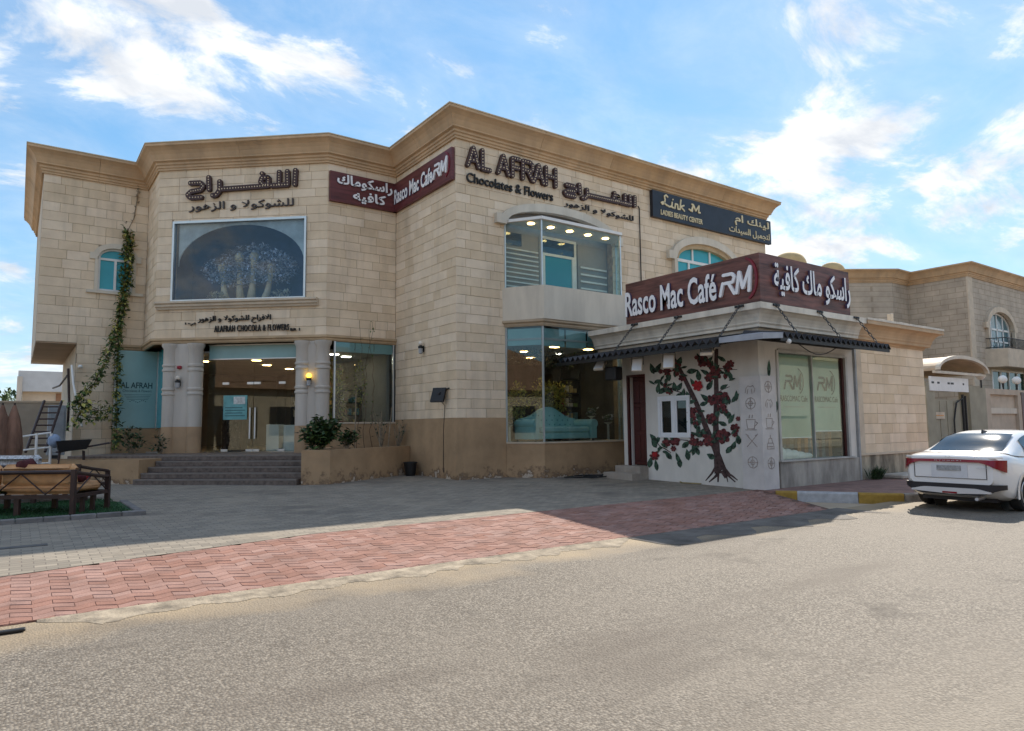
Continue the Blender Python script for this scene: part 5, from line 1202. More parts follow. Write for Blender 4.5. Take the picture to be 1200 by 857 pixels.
def flood(p, rz, tilt, label, dark=False):
    t = thing('floodlight', p, label, 'floodlight', 'floodlights under the awning', rz, base=False); E_ = Euler((R(tilt),0,0)).to_matrix()
    b = MB(); b.bbox(-.14,.14,-.035,.035,-.17,.17,.012); b.v = [E_@v for v in b.v]; b.build('housing', m_dark if dark else m_offwhite, t)
    b = MB(); b.box(-.12,.12,-.041,-.036,-.15,.15); b.v = [E_@v for v in b.v]; b.build('lens', m_lens, t)
    b = MB(); b.tube([(-.15,0,0),(-.15,.02,.22),(.15,.02,.22),(.15,0,0)], .012, 5); b.build('bracket', m_dark, t)
for px, py, Xp, tl, lab in ((703,429,3.3,-50,'white floodlight under the awning, nearest the bay window'),(747,428,3.3,-18,'white floodlight under the awning above the brown door'),(784,424,3.3,-14,'white floodlight under the awning above the casement window'),(829,412,3.3,-62,'white floodlight under the awning turned down towards the mural tree')):
    p = pixX(px, py, Xp); flood(p, R(-66), tl, lab)
p = pixX(716,437,3.4); b = MB(); b.bbox(p.x-.05,p.x+.25,p.y-.2,p.y+.2,p.z-.2,p.z+.16,.03); b.build('black_lamp_box', m_dark, None, 'black lamp box hanging under the far end of the awning', 'lamp')
t_ = [(KR(.16+.25*i/6*4, -.35, 3.42-.22*math.sin(math.pi*i/6))) for i in range(7)]
MB().tube([KR(.25+.22*i, -.85, 3.36-.20*math.sin(math.pi*i/7)) for i in range(8)], .012, 5).build('slack_cable', m_dark, None, 'slack black cable looping under the awning in front of the blinds', 'cable')
b = MB(); p = KR(-.33,-.99,3.36); b.ball(p, .06, n=10, m=6); b.build('white_lamp', m_white, None, 'small white lamp under the corner of the awning', 'lamp', smooth=True)
# weeds, slab and hoses by the kiosk
b = MB()
for i in range(240): a = rnd()*6.28; r_ = rnd()*.28; b.leaf((9.0+r_*math.cos(a)-.25, -6.45-abs(r_*math.sin(a))*.5, .15), (uni(-.6,.6),uni(-.6,.2),1), uni(.12,.42), .03)
b.build('weed_clump', [m_leafd], None, 'clump of weeds at the foot of the stone wing by the pavement', 'weeds')
MB().bbox(9.2,10.5,-6.95,-6.42,.152,.27,.03).build('concrete_slab', M('pale_concrete', (.50,.46,.40), .85, .1, 3, .2, 30), None, 'pale concrete slab on the pavement against the stone wing', 'slab')
b = MB(); pts = [(6.4-.1*i+.25*math.sin(i*.8), -1.0-.14*i+.12*math.sin(i*1.7), gz(-1-.14*i)+.02) for i in range(26)]
b.tube(pts, .014, 6).build('garden_hose', M('yellow_hose', (.32,.25,.10), .6, .1, 4), None, 'yellowish hose lying on the paving in front of the cafe steps', 'hose')
b = MB(); pts = [(3.0+.75*math.cos(i*.5)*(1-.01*i)+.02*i, -1.55+.35*math.sin(i*.5), .23+.004*(i % 9)) for i in range(34)]
b.tube(pts, .014, 6).build('black_hose', m_dark, None, 'coiled black hose on the paving in front of the bay window', 'hose')
b = MB()
for i in range(60): b.ball((uni(3.3,5.4), -.93-rnd()*.14, .20+rnd()*.03), uni(.015,.06), n=6, m=4, jit=.2)
b.build('rubble', [M('plaster_rubble', (.36,.28,.21), .95, .3, 6)], None, kind='stuff')
lay_stones(m_stone)
# ------------------------------------------------------------------ parked car (local frame: x forward, y left, z up)
def car():
    t = thing('parked_car', (4.45, -10.03, 0), 'white sedan parked at the kerb with full-width red tail light', 'car', None, 0, base=False)
    mw = M('white_car_paint', (.80,.80,.80), .22, .01, 2, coat=.6); mk = M('black_trim', (.022,.020,.024), .5, .1, 5); mr = M('red_lamp', (.24,.008,.018), .18, .15, 6); mg = M('car_glass', (.015,.018,.02), .05, .0, 1, spec=.8)
    ms = M('silver_trim', (.62,.62,.64), .35, .03, 3, metal=.4); mtyre = M('tyre', (.018,.018,.018), .85, .1, 9); mrim = M('alloy', (.55,.55,.56), .3, .04, 5, metal=.7); mdk = M('wheel_dark', (.02,.02,.02), .6, .1, 5)
    def sm(a, b, x): q = min(1, max(0, (x-a)/(b-a))); return q*q*(3-2*q)
    def lerp_tab(tab, x):
        for (a, b), (c, d) in zip(tab, tab[1:]):
            if a <= x <= c: q = (x-a)/(c-a); q = q*q*(3-2*q); return b+(d-b)*q
        return tab[0][1] if x < tab[0][0] else tab[-1][1]
    def crom(tab, x):
        n_ = len(tab)
        for i in range(n_-1):
            if tab[i][0] <= x <= tab[i+1][0]:
                q = (x-tab[i][0])/(tab[i+1][0]-tab[i][0]); h = tab[i+1][0]-tab[i][0]
                sl_ = lambda j: (tab[min(j+1,n_-1)][1]-tab[max(j-1,0)][1])/(tab[min(j+1,n_-1)][0]-tab[max(j-1,0)][0])
                a, b = sl_(i)*h, sl_(i+1)*h
                return tab[i][1]*(2*q**3-3*q**2+1)+a*(q**3-2*q**2+q)+tab[i+1][1]*(-2*q**3+3*q**2)+b*(q**3-q**2)
        return tab[0][1] if x < tab[0][0] else tab[-1][1]
    HW = [(0,.70),(.12,.80),(.4,.865),(1.0,.885),(3.2,.885),(3.9,.85),(4.35,.74),(4.5,.60)]
    TOP = [(0,.97),(.06,1.02),(.5,1.05),(1.0,1.00),(3.0,.98),(3.4,.96),(4.1,.82),(4.4,.68),(4.5,.55)]
    BOT = [(0,.46),(.25,.24),(.5,.18),(3.8,.17),(4.3,.22),(4.5,.32)]
    xs = [0,.03,.08,.16,.28,.42]+[.42+.16*i for i in range(1,23)]+[4.1,4.25,4.38,4.46,4.5]
    n = 13; mb = MB(); vs = []
    def sect(x):
        w = lerp_tab(HW, x); tp = lerp_tab(TOP, x); bt = lerp_tab(BOT, x); h = tp-bt
        P = [(0,bt),(.75*w,bt),(.93*w,bt+.05),(.985*w,bt+.20*h),(1.0*w,bt+.45*h),(.995*w,bt+.62*h),(.97*w,bt+.80*h),(.935*w,bt+.90*h),(.88*w,bt+.965*h),(.78*w,bt+.985*h),(.55*w,tp),(.25*w,tp+.008),(0,tp+.010)]
        return P
    for x in xs:
        P = sect(x); ring_ = [(x,-y,z) for y, z in P]+[(x,y,z) for y, z in reversed(P[1:-1])]; vs += ring_
    k = len(ring_); fs = []
    arches = ((.92,.335),(3.58,.335))
    for i in range(len(xs)-1):
        for j in range(k):
            q = (i*k+j, i*k+(j+1)%k, (i+1)*k+(j+1)%k, (i+1)*k+j)
            c = sum((Vector(vs[a]) for a in q), Vector())/4
            if abs(c.y) > .58 and any((c.x-ax)**2+(c.z-.31)**2 < .36**2 for ax, r in arches): continue
            fs.append(q)
    fs.append(tuple(range(k))); fs.append(tuple(reversed(range((len(xs)-1)*k, len(xs)*k))))
    mb.add(vs, fs); body = mb.build('body', mw, t, smooth='auto')
    m_ = body.modifiers.new('bevel', 'SUBSURF'); m_.levels = 1; m_.render_levels = 1
    # wheel arch liners and lips
    for ax, r in arches:
        for s in (-1, 1):
            w = lerp_tab(HW, ax)
            a_ = MB(); ri, ro = .335, .40; N_ = 18
            pr = [(R(-12+204*i/N_)) for i in range(N_+1)]
            vv = [];
            for a in pr: vv += [(ax+ri*math.cos(a), s*(w*1.002), .31+ri*math.sin(a)), (ax+ro*math.cos(a), s*(w*.992), .31+ro*math.sin(a)), (ax+ri*math.cos(a), s*(w-.30), .31+ri*math.sin(a))]
            ff = []
            for i in range(N_): ff += [(3*i,3*i+1,3*i+4,3*i+3),(3*i,3*i+3,3*i+5,3*i+2)]
            a_.add(vv, ff); a_.cur = 0; a_.build('wheel_arch', mw, t, smooth=True)
            b = MB(); b.lathe([(.36,0),(.36,.02)], (0,0,0), 20); b.v = [Vector((v.x+ax, s*(w-.31-v.z), v.y+.31)) for v in b.v]; b.build('arch_liner', mdk, t)
    # greenhouse
    RF = [(.60,1.045,.70),(.85,1.14,.67),(1.15,1.27,.635),(1.5,1.385,.60),(1.85,1.440,.585),(2.2,1.455,.58),(2.6,1.44,.585),(2.95,1.36,.60),(3.2,1.24,.64),(3.45,1.08,.70),(3.6,.985,.73)]
    def gsect(x, z, w, k=1.0):
        zb = lerp_tab(TOP, x)-.03; wb = lerp_tab(HW, x)*.90
        if z < zb+.05: return [(wb*.98, zb),(wb*.96,zb+.01),(w,z),(w*.6,z+.004),(0,z+.006)]
        return [(wb, zb),(wb*.55+w*.45+.015, zb+(z-zb)*.5),(w+.01, z-.035),(w*.72, z-.006),(0, z)]
    vs = []; 
    for x, z, w in RF:
        P = gsect(x, z, w); vs += [(x,-y,zz) for y, zz in P]+[(x,y,zz) for y, zz in reversed(P[:-1])]
    k = 9; fs = [(i*k+j, i*k+j+1, (i+1)*k+j+1, (i+1)*k+j) for i in range(len(RF)-1) for j in range(k-1)]
    g = MB(); g.add(vs, fs); rf = g.build('cabin', mw, t, smooth=True)
    m_ = rf.modifiers.new('bevel', 'SUBSURF'); m_.levels = 1; m_.render_levels = 2
    # glass set a few millimetres proud of the cabin skin
    def gl(name, x0, x1, f0, f1, side=None):
        g = MB(); vs = []; N_ = 10; Mn = 10
        for i in range(N_+1):
            x = x0+(x1-x0)*i/N_; zt = crom([(a, b) for a, b, c in RF], x); wt = crom([(a, c) for a, b, c in RF], x)
            for j in range(Mn+1):
                q = f0+(f1-f0)*j/Mn
                if side is None:
                    y = q*wt; vs.append((x-(.006 if x < 2 else -.006), y, zt+.010-.03*abs(q)**4))
                else:
                    zb = lerp_tab(TOP, x)+.02; wb = lerp_tab(HW, x)*.895; z = zb+(zt-.05-zb)*q; y = wb+(wt+.02-wb)*(q**1.15); vs.append((x, side*(y+.012), z))
        g.add(vs, [(i*(Mn+1)+j, i*(Mn+1)+j+1, (i+1)*(Mn+1)+j+1, (i+1)*(Mn+1)+j) for i in range(N_) for j in range(Mn)]); return g.build(name, mg, t, smooth=True)
    gl('rear_window', .66, 1.48, -.90, .90); gl('windscreen', 2.78, 3.52, -.92, .92)
    for s in (-1, 1):
        gl('side_window', 1.30, 2.02, .04, .93, s); gl('side_window', 2.08, 2.95, .04, .93, s)
    # rear details
    def strip(z0, z1, y0, y1, out, mat, name, wrap=True, n_=24, par=t):
        g = MB(); vs = []
        for i in range(n_+1):
            y = y0+(y1-y0)*i/n_; a = abs(y); 
            xx = 0.0 if a < .64 else .19*((a-.64)/.20)**2
            for z in (z0 if not callable(z0) else z0(y), z1 if not callable(z1) else z1(y)): vs.append((xx-out+(.03 if z > .9 else 0), y, z))
        nn = len(vs)
        vs += [(x+.05, y, z) for x, y, z in vs]
        f = []
        for i in range(n_): a = 2*i; f += [(a,a+2,a+3,a+1),(nn+a,nn+a+1,nn+a+3,nn+a+2),(a,nn+a,nn+a+2,a+2),(a+1,a+3,nn+a+3,nn+a+1)]
        f += [(0,1,nn+1,nn),(2*n_,nn+2*n_,nn+2*n_+1,2*n_+1)]
        g.add(vs, f); return g.build(name, mat, par, smooth='auto')
    strip(lambda y: .888-.17*(max(0,abs(y)-.48)/.365)**1.6, lambda y: .94-.012*abs(y), -.845, .845, .042, mr, 'tail_light')
    strip(.955, .985, -.80, .80, .018, mw, 'boot_lip'); strip(.60, .84, -.30, .30, .018, M('plate_recess_shade', (.66,.67,.70), .4, .05, 4), 'plate_recess_shade')  # plate recess is a raised strip, its shade put into the greyed white
    pl_ = MB(); pl_.box(-.034,-.022,-.20,.20,.735,.825); pl_ = pl_.build('number_plate', M('number_plate', (.36,.37,.38), .5, .2, 30), t)
    strip(lambda y: .30+.12*sm(.45,.85,abs(y)), lambda y: .50, -.835, .835, .022, mk, 'lower_bumper'); strip(lambda y: .315+.05*abs(y), lambda y: .425-.05*sm(.4,.7,abs(y)), -.66, .66, .040, ms, 'bumper_insert')
    strip(.325, .355, -.12, .12, .050, mr, 'fog_light', n_=6)
    for s in (-1, 1): MB().box(-.012,.02,s*.60-.004,s*.60+.004,.60,.88).build('boot_seam', mk, t)
    MB().box(-.013,.02,-.60,.60,.592,.600).build('boot_seam', mk, t)
    lettering(Fr(-.045, .22, -90), 'HYUNDAI', (0,.44,.905,.925), 0, .003, ms, t, 'badge', False, spacing=1.6); lettering(Fr(-.010, -.45, -90), 'ACCENT', (0,.22,.775,.80), -.02, .004, ms, t, 'badge', False); lettering(Fr(-.03, .05, -90), 'H', (0,.10,.965,.995), -.01, .004, ms, t, 'badge', False, shear=.3)
    b = MB(); b.add([(1.52,-.02,1.385),(1.52,.02,1.385),(1.72,.03,1.42),(1.72,-.03,1.42),(1.53,-.006,1.455),(1.53,.006,1.455)], [(0,1,2,3),(0,4,5,1),(1,5,2),(0,3,4),(4,3,2,5)]); b.build('antenna_fin', mk, t)
    for s in (-1, 1):
        for ax in (2.05,): MB().box(ax-.006, ax+.006, s*.880, s*.888, .30, .93).build('door_seam', mk, t)
        MB().bbox(1.50,1.70,s*.885-.012,s*.885+.016,.83,.86,.008).build('door_handle', ms, t); MB().bbox(2.45,2.65,s*.885-.012,s*.885+.016,.83,.86,.008).build('door_handle', ms, t)
        b = MB(); b.ball((3.05, s*.97, 1.0), .07, .12, .075, 10, 7); b.build('mirror', mw, t, smooth=True)
        b = MB(); b.bbox(4.18,4.40,s*.62-.12,s*.62+.10,.60,.70,.02); b.build('headlight', ms, t)
        for ax, r in arches:
            w = MB(); prof = [(.20,-.10),(.29,-.10),(.318,-.07),(.325,0),(.318,.07),(.29,.10),(.20,.10)]
            w.lathe(prof, (0,0,0), 30); w.v = [Vector((v.x+ax, s*.765+v.z, v.y+.325)) for v in w.v]; wh = w.build('wheel', mtyre, t, smooth='auto')
            r_ = MB(); yo = s*.86
            for a in range(5):
                for da in (-7, 7):
                    an = R(a*72+da+90); d_ = Vector((math.cos(an),0,math.sin(an))); n_ = Vector((-math.sin(an),0,math.cos(an)))*.016
                    c0 = Vector((ax,yo,.325)); p, q = c0+d_*.04, c0+d_*.205; r_.add([p-n_,p+n_,q+n_*1.4,q-n_*1.4]+[v+Vector((0,-s*.05,0)) for v in (p-n_,p+n_,q+n_*1.4,q-n_*1.4)], [(0,1,2,3),(7,6,5,4),(0,4,5,1),(1,5,6,2),(2,6,7,3),(3,7,4,0)])
            ringp = [(ax+.205*math.cos(R(a)), yo, .325+.205*math.sin(R(a))) for a in range(0,361,12)]; r_.tube(ringp, .014, 6, cap=False); r_.ball((ax,yo,.325), .045, .02, .045, 10, 6); r_.build('rim', mrim, wh)
            d_ = MB(); d_.lathe([(.21,0),(.21,.03)], (0,0,0), 24); d_.v = [Vector((v.x+ax, yo-s*.06-s*v.z, v.y+.325)) for v in d_.v]; d_.build('brake_disc', mdk, wh)
    MB().box(.3,4.2,-.62,.62,.17,.24).build('underbody', mk, t)
    ex = MB(); ex.tube([(-.01,-.42,.24),(.3,-.42,.25)], .03, 10); ex.build('exhaust', ms, t)
car()

# ------------------------------------------------------------------ neighbouring villa on the right
vil = thing('neighbour_villa', (38, 6, 0), 'two-storey stone villa with ochre cornice beyond the cafe', 'building')
def course_mat():
    mt = M('villa_stone', (.50,.42,.33), .85, .1, 1.2, .1, 20)
    nt = mt.node_tree; N = nt.nodes; L = nt.links; b = N['Principled BSDF']; old = b.inputs['Base Color'].links[0].from_socket
    geo = N.new('ShaderNodeNewGeometry'); mp = N.new('ShaderNodeMapping'); mp.inputs['Rotation'].default_value = (R(90),0,0); sp = N.new('ShaderNodeSeparateXYZ'); L.new(geo.outputs['Position'], sp.inputs[0])
    ad = N.new('ShaderNodeMath'); ad.operation = 'ADD'; L.new(sp.outputs[0], ad.inputs[0]); L.new(sp.outputs[1], ad.inputs[1]); cb = N.new('ShaderNodeCombineXYZ'); L.new(ad.outputs[0], cb.inputs[0]); L.new(sp.outputs[2], cb.inputs[1])
    br = N.new('ShaderNodeTexBrick'); L.new(cb.outputs[0], br.inputs['Vector']); br.inputs['Scale'].default_value = 1; br.inputs['Brick Width'].default_value = .8; br.inputs['Row Height'].default_value = .30; br.inputs['Mortar Size'].default_value = .018
    br.inputs['Color1'].default_value = (1,1,1,1); br.inputs['Color2'].default_value = (.90,.90,.90,1); br.inputs['Mortar'].default_value = (.70,.68,.65,1)
    x = N.new('ShaderNodeMix'); x.data_type = 'RGBA'; x.blend_type = 'MULTIPLY'; x.inputs[0].default_value = 1; L.new(old, x.inputs[6]); L.new(br.outputs['Color'], x.inputs[7]); L.new(x.outputs[2], b.inputs['Base Color']); return mt
m_vs = course_mat()
cxw = 36.1
Hv = arch_holes(cxw, 1.75, 5.5, 6.9, .95, 8)+[(34.6, 39.5, 2.6, 4.55)]
mb = MB(); wall_box(mb, ID, 32.2, 56, .0, 9.53, 0, .3, Hv); mb.box(32.2,32.5,.3,3.1,0,9.53); mb.prism([(22.0,8.9),(30.4,3.1),(32.2,3.1),(32.2,3.4),(30.5,3.4),(22.2,9.2)],0,9.53); mb.box(22.0,22.3,9.3,16,0,9.53); mb.box(55.7,56,.3,16,0,9.53); mb.box(22.3,55.7,15.7,16,0,9.53); mb.build('wall', m_vs, vil)
MB().prism([(22.3,9.2),(30.5,3.4),(32.5,3.4),(32.5,.3),(55.7,.3),(55.7,15.7),(22.3,15.7)], 9.3, 9.6).build('roof', m_roof, vil)
MB().sweep(prof, [(22.0,16),(22.0,8.9),(30.4,3.1),(32.2,3.1),(32.2,0),(56,0),(56,16)]).build('cornice', m_cornice, vil)
MB().box(32.17, 32.75, -.03, .05, 0, 9.5).build('corner_pilaster', m_stone_flat, vil)
o = arched_window(ID, cxw, 1.74, 5.5, 6.9, .93, vil, M('villa_pane', (.12,.22,.25), .1, .2, .8), [(34.4,37.8,6.82,6.92),(34.4,37.8,6.15,6.23),(35.2,35.28,5.5,7.6),(36.06,36.14,5.5,7.8),(36.9,36.98,5.5,7.6)], .09, .16)
mb = MB(); arch_trim(mb, ID, cxw, 1.75, 6.9, .95, .30, -.16, .05, .15, 1.3); mb.build('hood_mould', m_stone_flat, o)
bal = MB().prism([(33.9,0),(34.3,-.95),(39.2,-.95),(39.7,0)], 4.62, 5.62).build('balcony', m_stone_flat, vil)
rl = MB(); 
P_ = [(33.95,-.05),(34.35,-.90),(39.15,-.90),(39.6,-.05)]
for z in (5.68, 6.20): rl.tube([(x,y,z) for x,y in P_], .025, 6)
rl.build('railing', m_dark, bal)
for a, c in zip(P_, P_[1:]):
    a, c = Vector(a), Vector(c); k = int((c-a).length/.17)
    for i in range(1, k):
        p = a.lerp(c, i/k); MB().tube([(p.x,p.y,5.68),(p.x,p.y-.05,5.80),(p.x,p.y-.03,5.95),(p.x,p.y,6.20)], .016, 5).build('baluster', m_dark, bal)
lo = MB(); lo.box(34.6,39.5,.1,.2,4.45,4.55); lo.box(34.6,34.9,.05,.2,2.6,4.45); lo.box(36.0,36.15,.08,.2,2.6,4.45); lo.box(37.2,37.3,.08,.2,2.6,4.45); lo.box(38.4,38.5,.08,.2,2.6,4.45); lo = lo.build('lower_window', m_white, vil)
for a, c in ((34.9,36.0),(36.15,37.2),(37.3,38.4),(38.5,39.5)): MB().box(a, c, .14, .16, 2.6, 4.45).build('pane', M('green_dark_pane', (.015,.055,.04), .08, .2, 1), lo)
for px_, py_, r_ in ((924.5,296,1.1),(974,307.5,.95)):
    q_ = pixY(px_, py_, 10.5); cx_, cy_ = q_.x, q_.y; dz_ = q_.z-11.16
    b = MB(); b.lathe([(r_,9.6),(r_,10.05+dz_),(r_*.99,10.3+dz_),(r_*.93,10.55+dz_),(r_*.82,10.78+dz_),(r_*.62,10.98+dz_),(r_*.35,11.1+dz_),(.05,11.16+dz_)], (cx_,cy_,0), 28); b.build('roof_dome', M('dome_ochre', (.50,.36,.18), .8, .08, 2), vil, smooth='auto')
# gate, boundary wall and canopy between cafe and villa
m_gatep = M('olive_gate_paint', (.33,.30,.22), .7, .08, 1.5); m_bw = M('boundary_render', (.52,.43,.33), .85, .08, 1.5)
gt = thing('villa_gate', (20.5,-3.2,.1), 'olive sliding gate under a white board beyond the parked car', 'gate')
YG = -3.2
def gp(px, py): p = pixY(px, py, YG); return p.x, p.z
x0, _ = gp(1092,470); x1, _ = gp(1133,470); _, zt = gp(1095,468)
MB().box(x0, x1, YG, YG+.06, .1, zt).build('gate_leaf', m_gatep, gt)
for k in range(1, 5): MB().box(x0+(x1-x0)*k/5-.02, x0+(x1-x0)*k/5+.02, YG-.02, YG+.0, .15, zt-.05).build('rib', m_gatep, gt)
xa, za = gp(1085,441); xb, zb = gp(1131,460); MB().box(x0-.35, x1-.05, YG-.12, YG-.08, zb, za).build('white_board', m_white, gt)
mb = MB(); 
for k, (a, c) in enumerate(((.04,.10),(.18,.24),(.44,.50),(.52,.60),(.84,.88))): L_ = x1-x0+.3; mb.box(x0-.35+L_*a, x0-.35+L_*c, YG-.125, YG-.121, za-.28, za-.20)
mb.build('board_print', m_letblack, gt)
xa, za = gp(1092,483); xb, zb = gp(1106,491); os_ = MB().box(x0+.02, xb, YG-.05, YG-.02, zb, za).build('house_sign', m_stone_flat, gt)
MB().box(x0+.1, xb-.1, YG-.056, YG-.052, zb+.12, za-.12).build('orange_print', M('orange_print', (.75,.30,.03), .6, .2, 12), gt)
mb = MB(); xc, _ = gp(1127,480); mb.tube([(xc-.9,YG-.06,.2),(xc-.9,YG-.06,1.7),(xc-.6,YG-.06,2.4),(xc,YG-.06,2.6)], .03, 6); mb.tube([(xc,YG-.06,.2),(xc,YG-.06,2.75)], .05, 6); mb.tube([(xc+.25,YG-.06,.2),(xc+.25,YG-.06,2.7)], .04, 6); mb.build('gate_bars', m_dark, gt)
for a, c, top, nm in ((1082,1092,448,'gate_post'),(1133,1152,452,'gate_post')):
    p, z = gp(a, top); q, _ = gp(c, top); MB().box(p, q, YG-.08, YG+.35, .0, z).build(nm, m_gatep, gt)
xw0, zt = gp(1152,455); bwl = thing('villa_boundary_wall', (xw0+3,YG,.0), 'rendered villa boundary wall with recessed panels behind the parked car', 'wall')
MB().box(xw0+.02, 50, YG+.10, YG+.35, 0, zt-.05).build('wall', m_bw, bwl); MB().box(xw0+.02, 50, YG-.02, YG+.10, zt-.25, zt).build('coping', m_bw, bwl); MB().box(xw0+.5, 50, YG+.02, YG+.10, zt-1.1, zt-.85).build('rail', m_cream, bwl)
for k in range(7): x = xw0+.05+3.6*k; MB().box(x, x+.55, YG-.04, YG+.10, 0, zt-.25).build('pier', m_bw, bwl)
x, z = gp(1195,475); MB().box(x+.1, x+.5, YG-.06, YG-.041, .0, zt-.1).build('brown_door', m_dw, bwl)
t = thing('gate_canopy', (x0+2,YG,3.2), 'curved corrugated canopy arching over the villa gate', 'canopy')
xl, zl = gp(1086,434); xr, zr = gp(1146,438); _, zc = gp(1116,418); cxx = (xl+xr)/2; hw = (xr-xl)/2
a_o = [(cxx-hw*math.cos(R(180*i/20)), zl+(zc-zl)*math.sin(R(180*i/20))) for i in range(21)]
a_i = [(cxx-(hw-.12)*math.cos(R(180*i/20)), zl+(zc-.14-zl)*math.sin(R(180*i/20))) for i in range(21)]
mb = MB(); mb2 = MB()
for i in range(20):
    mb.slab([a_i[i], a_i[i+1], a_o[i+1], a_o[i]], YG-.45, YG-.30); mb2.slab([a_i[i], a_i[i+1], (a_o[i+1][0], a_o[i+1][1]-.03), (a_o[i][0], a_o[i][1]-.03)], YG-.295, YG+2.6)
mb.build('front_rim', m_cream, t); mb2.build('vault', M('canopy_sheet', (.50,.38,.26), .7, .1, 2), t)
for i in range(9): MB().box(cxx-hw*.9+.2*hw*i, cxx-hw*.9+.2*hw*i+.05, YG-.2, YG+2.5, zl+.0, zl+.05).build('purlin', M('canopy_beam', (.25,.18,.12), .8, .1, 3), t)
MB().box(xl, xr, YG-.30, YG-.2, zl-.12, zl-.02).build('beam', m_cream, t)
for xx, lab in ((gp(1146,440)[0],'white camera and lamp at the right end of the gate canopy'),):
    t = thing('gate_lamp', (xx,YG,3.0), lab, 'lamp'); MB().tube([(xx,YG-.1,zt),(xx,YG-.1,zt+.35)], .03, 6).build('post', m_dark, t); b = MB(); b.ball((xx,YG-.1,zt+.5), .17, n=12, m=8); b.build('globe', m_white, t, smooth=True)
for px_, lab in ((1181,'left of two white globe lamps on the villa boundary wall'),(1197,'right of two white globe lamps on the villa boundary wall, by the frame edge')):
    xx, _ = gp(px_, 446); t = thing('gate_lamp', (xx,YG+.2,zt), lab, 'lamp', 'globe lamps on the villa wall'); MB().tube([(xx,YG+.2,zt-.05),(xx,YG+.2,zt+.3)], .03, 6, .05).build('post', m_dark, t); b = MB(); b.ball((xx,YG+.2,zt+.48), .19, n=12, m=8); b.build('globe', m_white, t, smooth=True)
# ------------------------------------------------------------------ left side: lawn, sofas, clutter, far wall and house
def zf(p, z): q = pixZ(*p, z); return q
m_grass = M('artificial_turf', (.018,.075,.022), .9, .3, 20, .5, 90)
g0 = [(-7.72,-2.44),(-7.66,-.35),(-14,2.8),(-16,-2.46)]
MB().prism([(x,y) for x,y in ((-16,-2.42),(-7.78,-2.42),(-7.75,-.35),(-9.3,2.6),(-16,2.6))], .1, .232).build('turf', m_grass, kind='structure')
turf_b = MB()
for i in range(9000):
    x, y = uni(-12.5,-7.8), uni(-2.38,.6)
    if x > -7.85: continue
    a = uni(0,6.28); turf_b.add([(x-.006,y,.231),(x+.006,y,.231),(x+.02*math.cos(a),y+.02*math.sin(a),.231+uni(.02,.04))], [(0,1,2)])
turf_b.build('turf_blades', M('turf_blade', (.022,.085,.025), .8, .3, 12), kind='stuff')
edge = MB().box(-16,-7.66,-2.50,-2.44,.12,.20).build('turf_edging', m_kg, kind='structure')
m_k1 = M('edging_grey', (.20,.19,.185), .9, .15, 6, .2, 40, piece=.3)
for k in range(22): x = -7.62-.36*k; MB().bbox(x-.355, x, -2.56, -2.43, .12, .262, .012).build('edging_block', m_k1, edge)
for k in range(6): y = -2.40+.36*k; MB().bbox(-7.77, -7.64, y, y+.355, .12, .262, .012).build('edging_block', m_k1, edge)
m_frm = M('dark_brown_frame', (.045,.025,.022), .5, .15, 6); m_cush = M('orange_cushion', (.58,.32,.15), .85, .1, 5, .2, 60); m_pat = M('patterned_cloth', (.55,.56,.58), .9, .25, 30); m_maroon = M('maroon_cushion', (.085,.018,.022), .85, .2, 10)
def sofa(loc, rz, L_, label):
    """local: x along the length (0 = near end), y from the back (0) to the front, z up"""
    t = thing('outdoor_sofa', loc, label, 'sofa', 'majlis sofas on the turf', rz, base=False); D = 1.08
    for x, y, h in ((.03,.03,.74),(.03,D-.03,.56),(L_-.03,.03,.74),(L_-.03,D-.03,.56)): MB().box(x-.035,x+.035,y-.035,y+.035,0,h).build('post', m_frm, t)
    for x in (L_*.36, L_*.68):
        for y in (.05, D-.05): MB().box(x-.04,x+.04,y-.03,y+.03,0,.28).build('leg', m_frm, t)
    for x in (.10,):
        for y in (.42, .72): MB().box(x-.03,x+.03,y-.03,y+.03,0,.27).build('leg', m_frm, t)
    f = MB(); f.box(.065,L_-.065,.0,.06,.27,.33); f.box(.065,L_-.065,D-.06,D,.27,.33); f.box(0,.06,.065,D-.065,.27,.33); f.box(L_-.06,L_,.065,D-.065,.27,.33); f.build('seat_frame', m_frm, t)
    MB().tube([(.03,.03,.70),(L_-.03,.03,.70)], .033, 8).build('back_rail', m_frm, t)
    for x in (.03, L_-.03): MB().tube([(x,.03,.70),(x,D*.5,.62),(x,D-.03,.555)], .030, 8).build('arm_rail', m_frm, t)
    k = int(L_/.42); 
    for i in range(k): a = .07+(L_-.14)*i/k; b = .07+(L_-.14)*(i+1)/k; MB().tube([(a,.03,.34 if i % 2 else .68),(b,.03,.68 if i % 2 else .34)], .012, 6).build('back_brace', m_frm, t)
    for i in range(2): a = .08+(D-.16)*i/2; b = .08+(D-.16)*(i+1)/2; MB().tube([(.03,a,.64 if i else .34),(.03,b,.34 if i else .62)], .012, 6).build('side_brace', m_frm, t)
    return t
def cushion(parent_m, box, mat, label, b=.07, puff=.02):
    x0,x1,y0,y1,z0,z1 = box; mb = MB(); mb.bbox(x0,x1,y0,y1,z0,z1,b); mb.v = [parent_m @ v for v in mb.v]
    o = mb.build('cushion', mat, None, label, 'cushion', 'cushions on the outdoor sofas', smooth=True); md = o.modifiers.new('soft', 'SUBSURF'); md.levels = 2; md.render_levels = 2; return o
P0 = pixZ(85.5,603.5,.24); rz1 = YAW*0+math.atan2(.56,-.83)
s1 = sofa((P0.x,P0.y,.232), rz1, 2.6, 'brown-framed outdoor sofa with orange cushions, its back to the road')
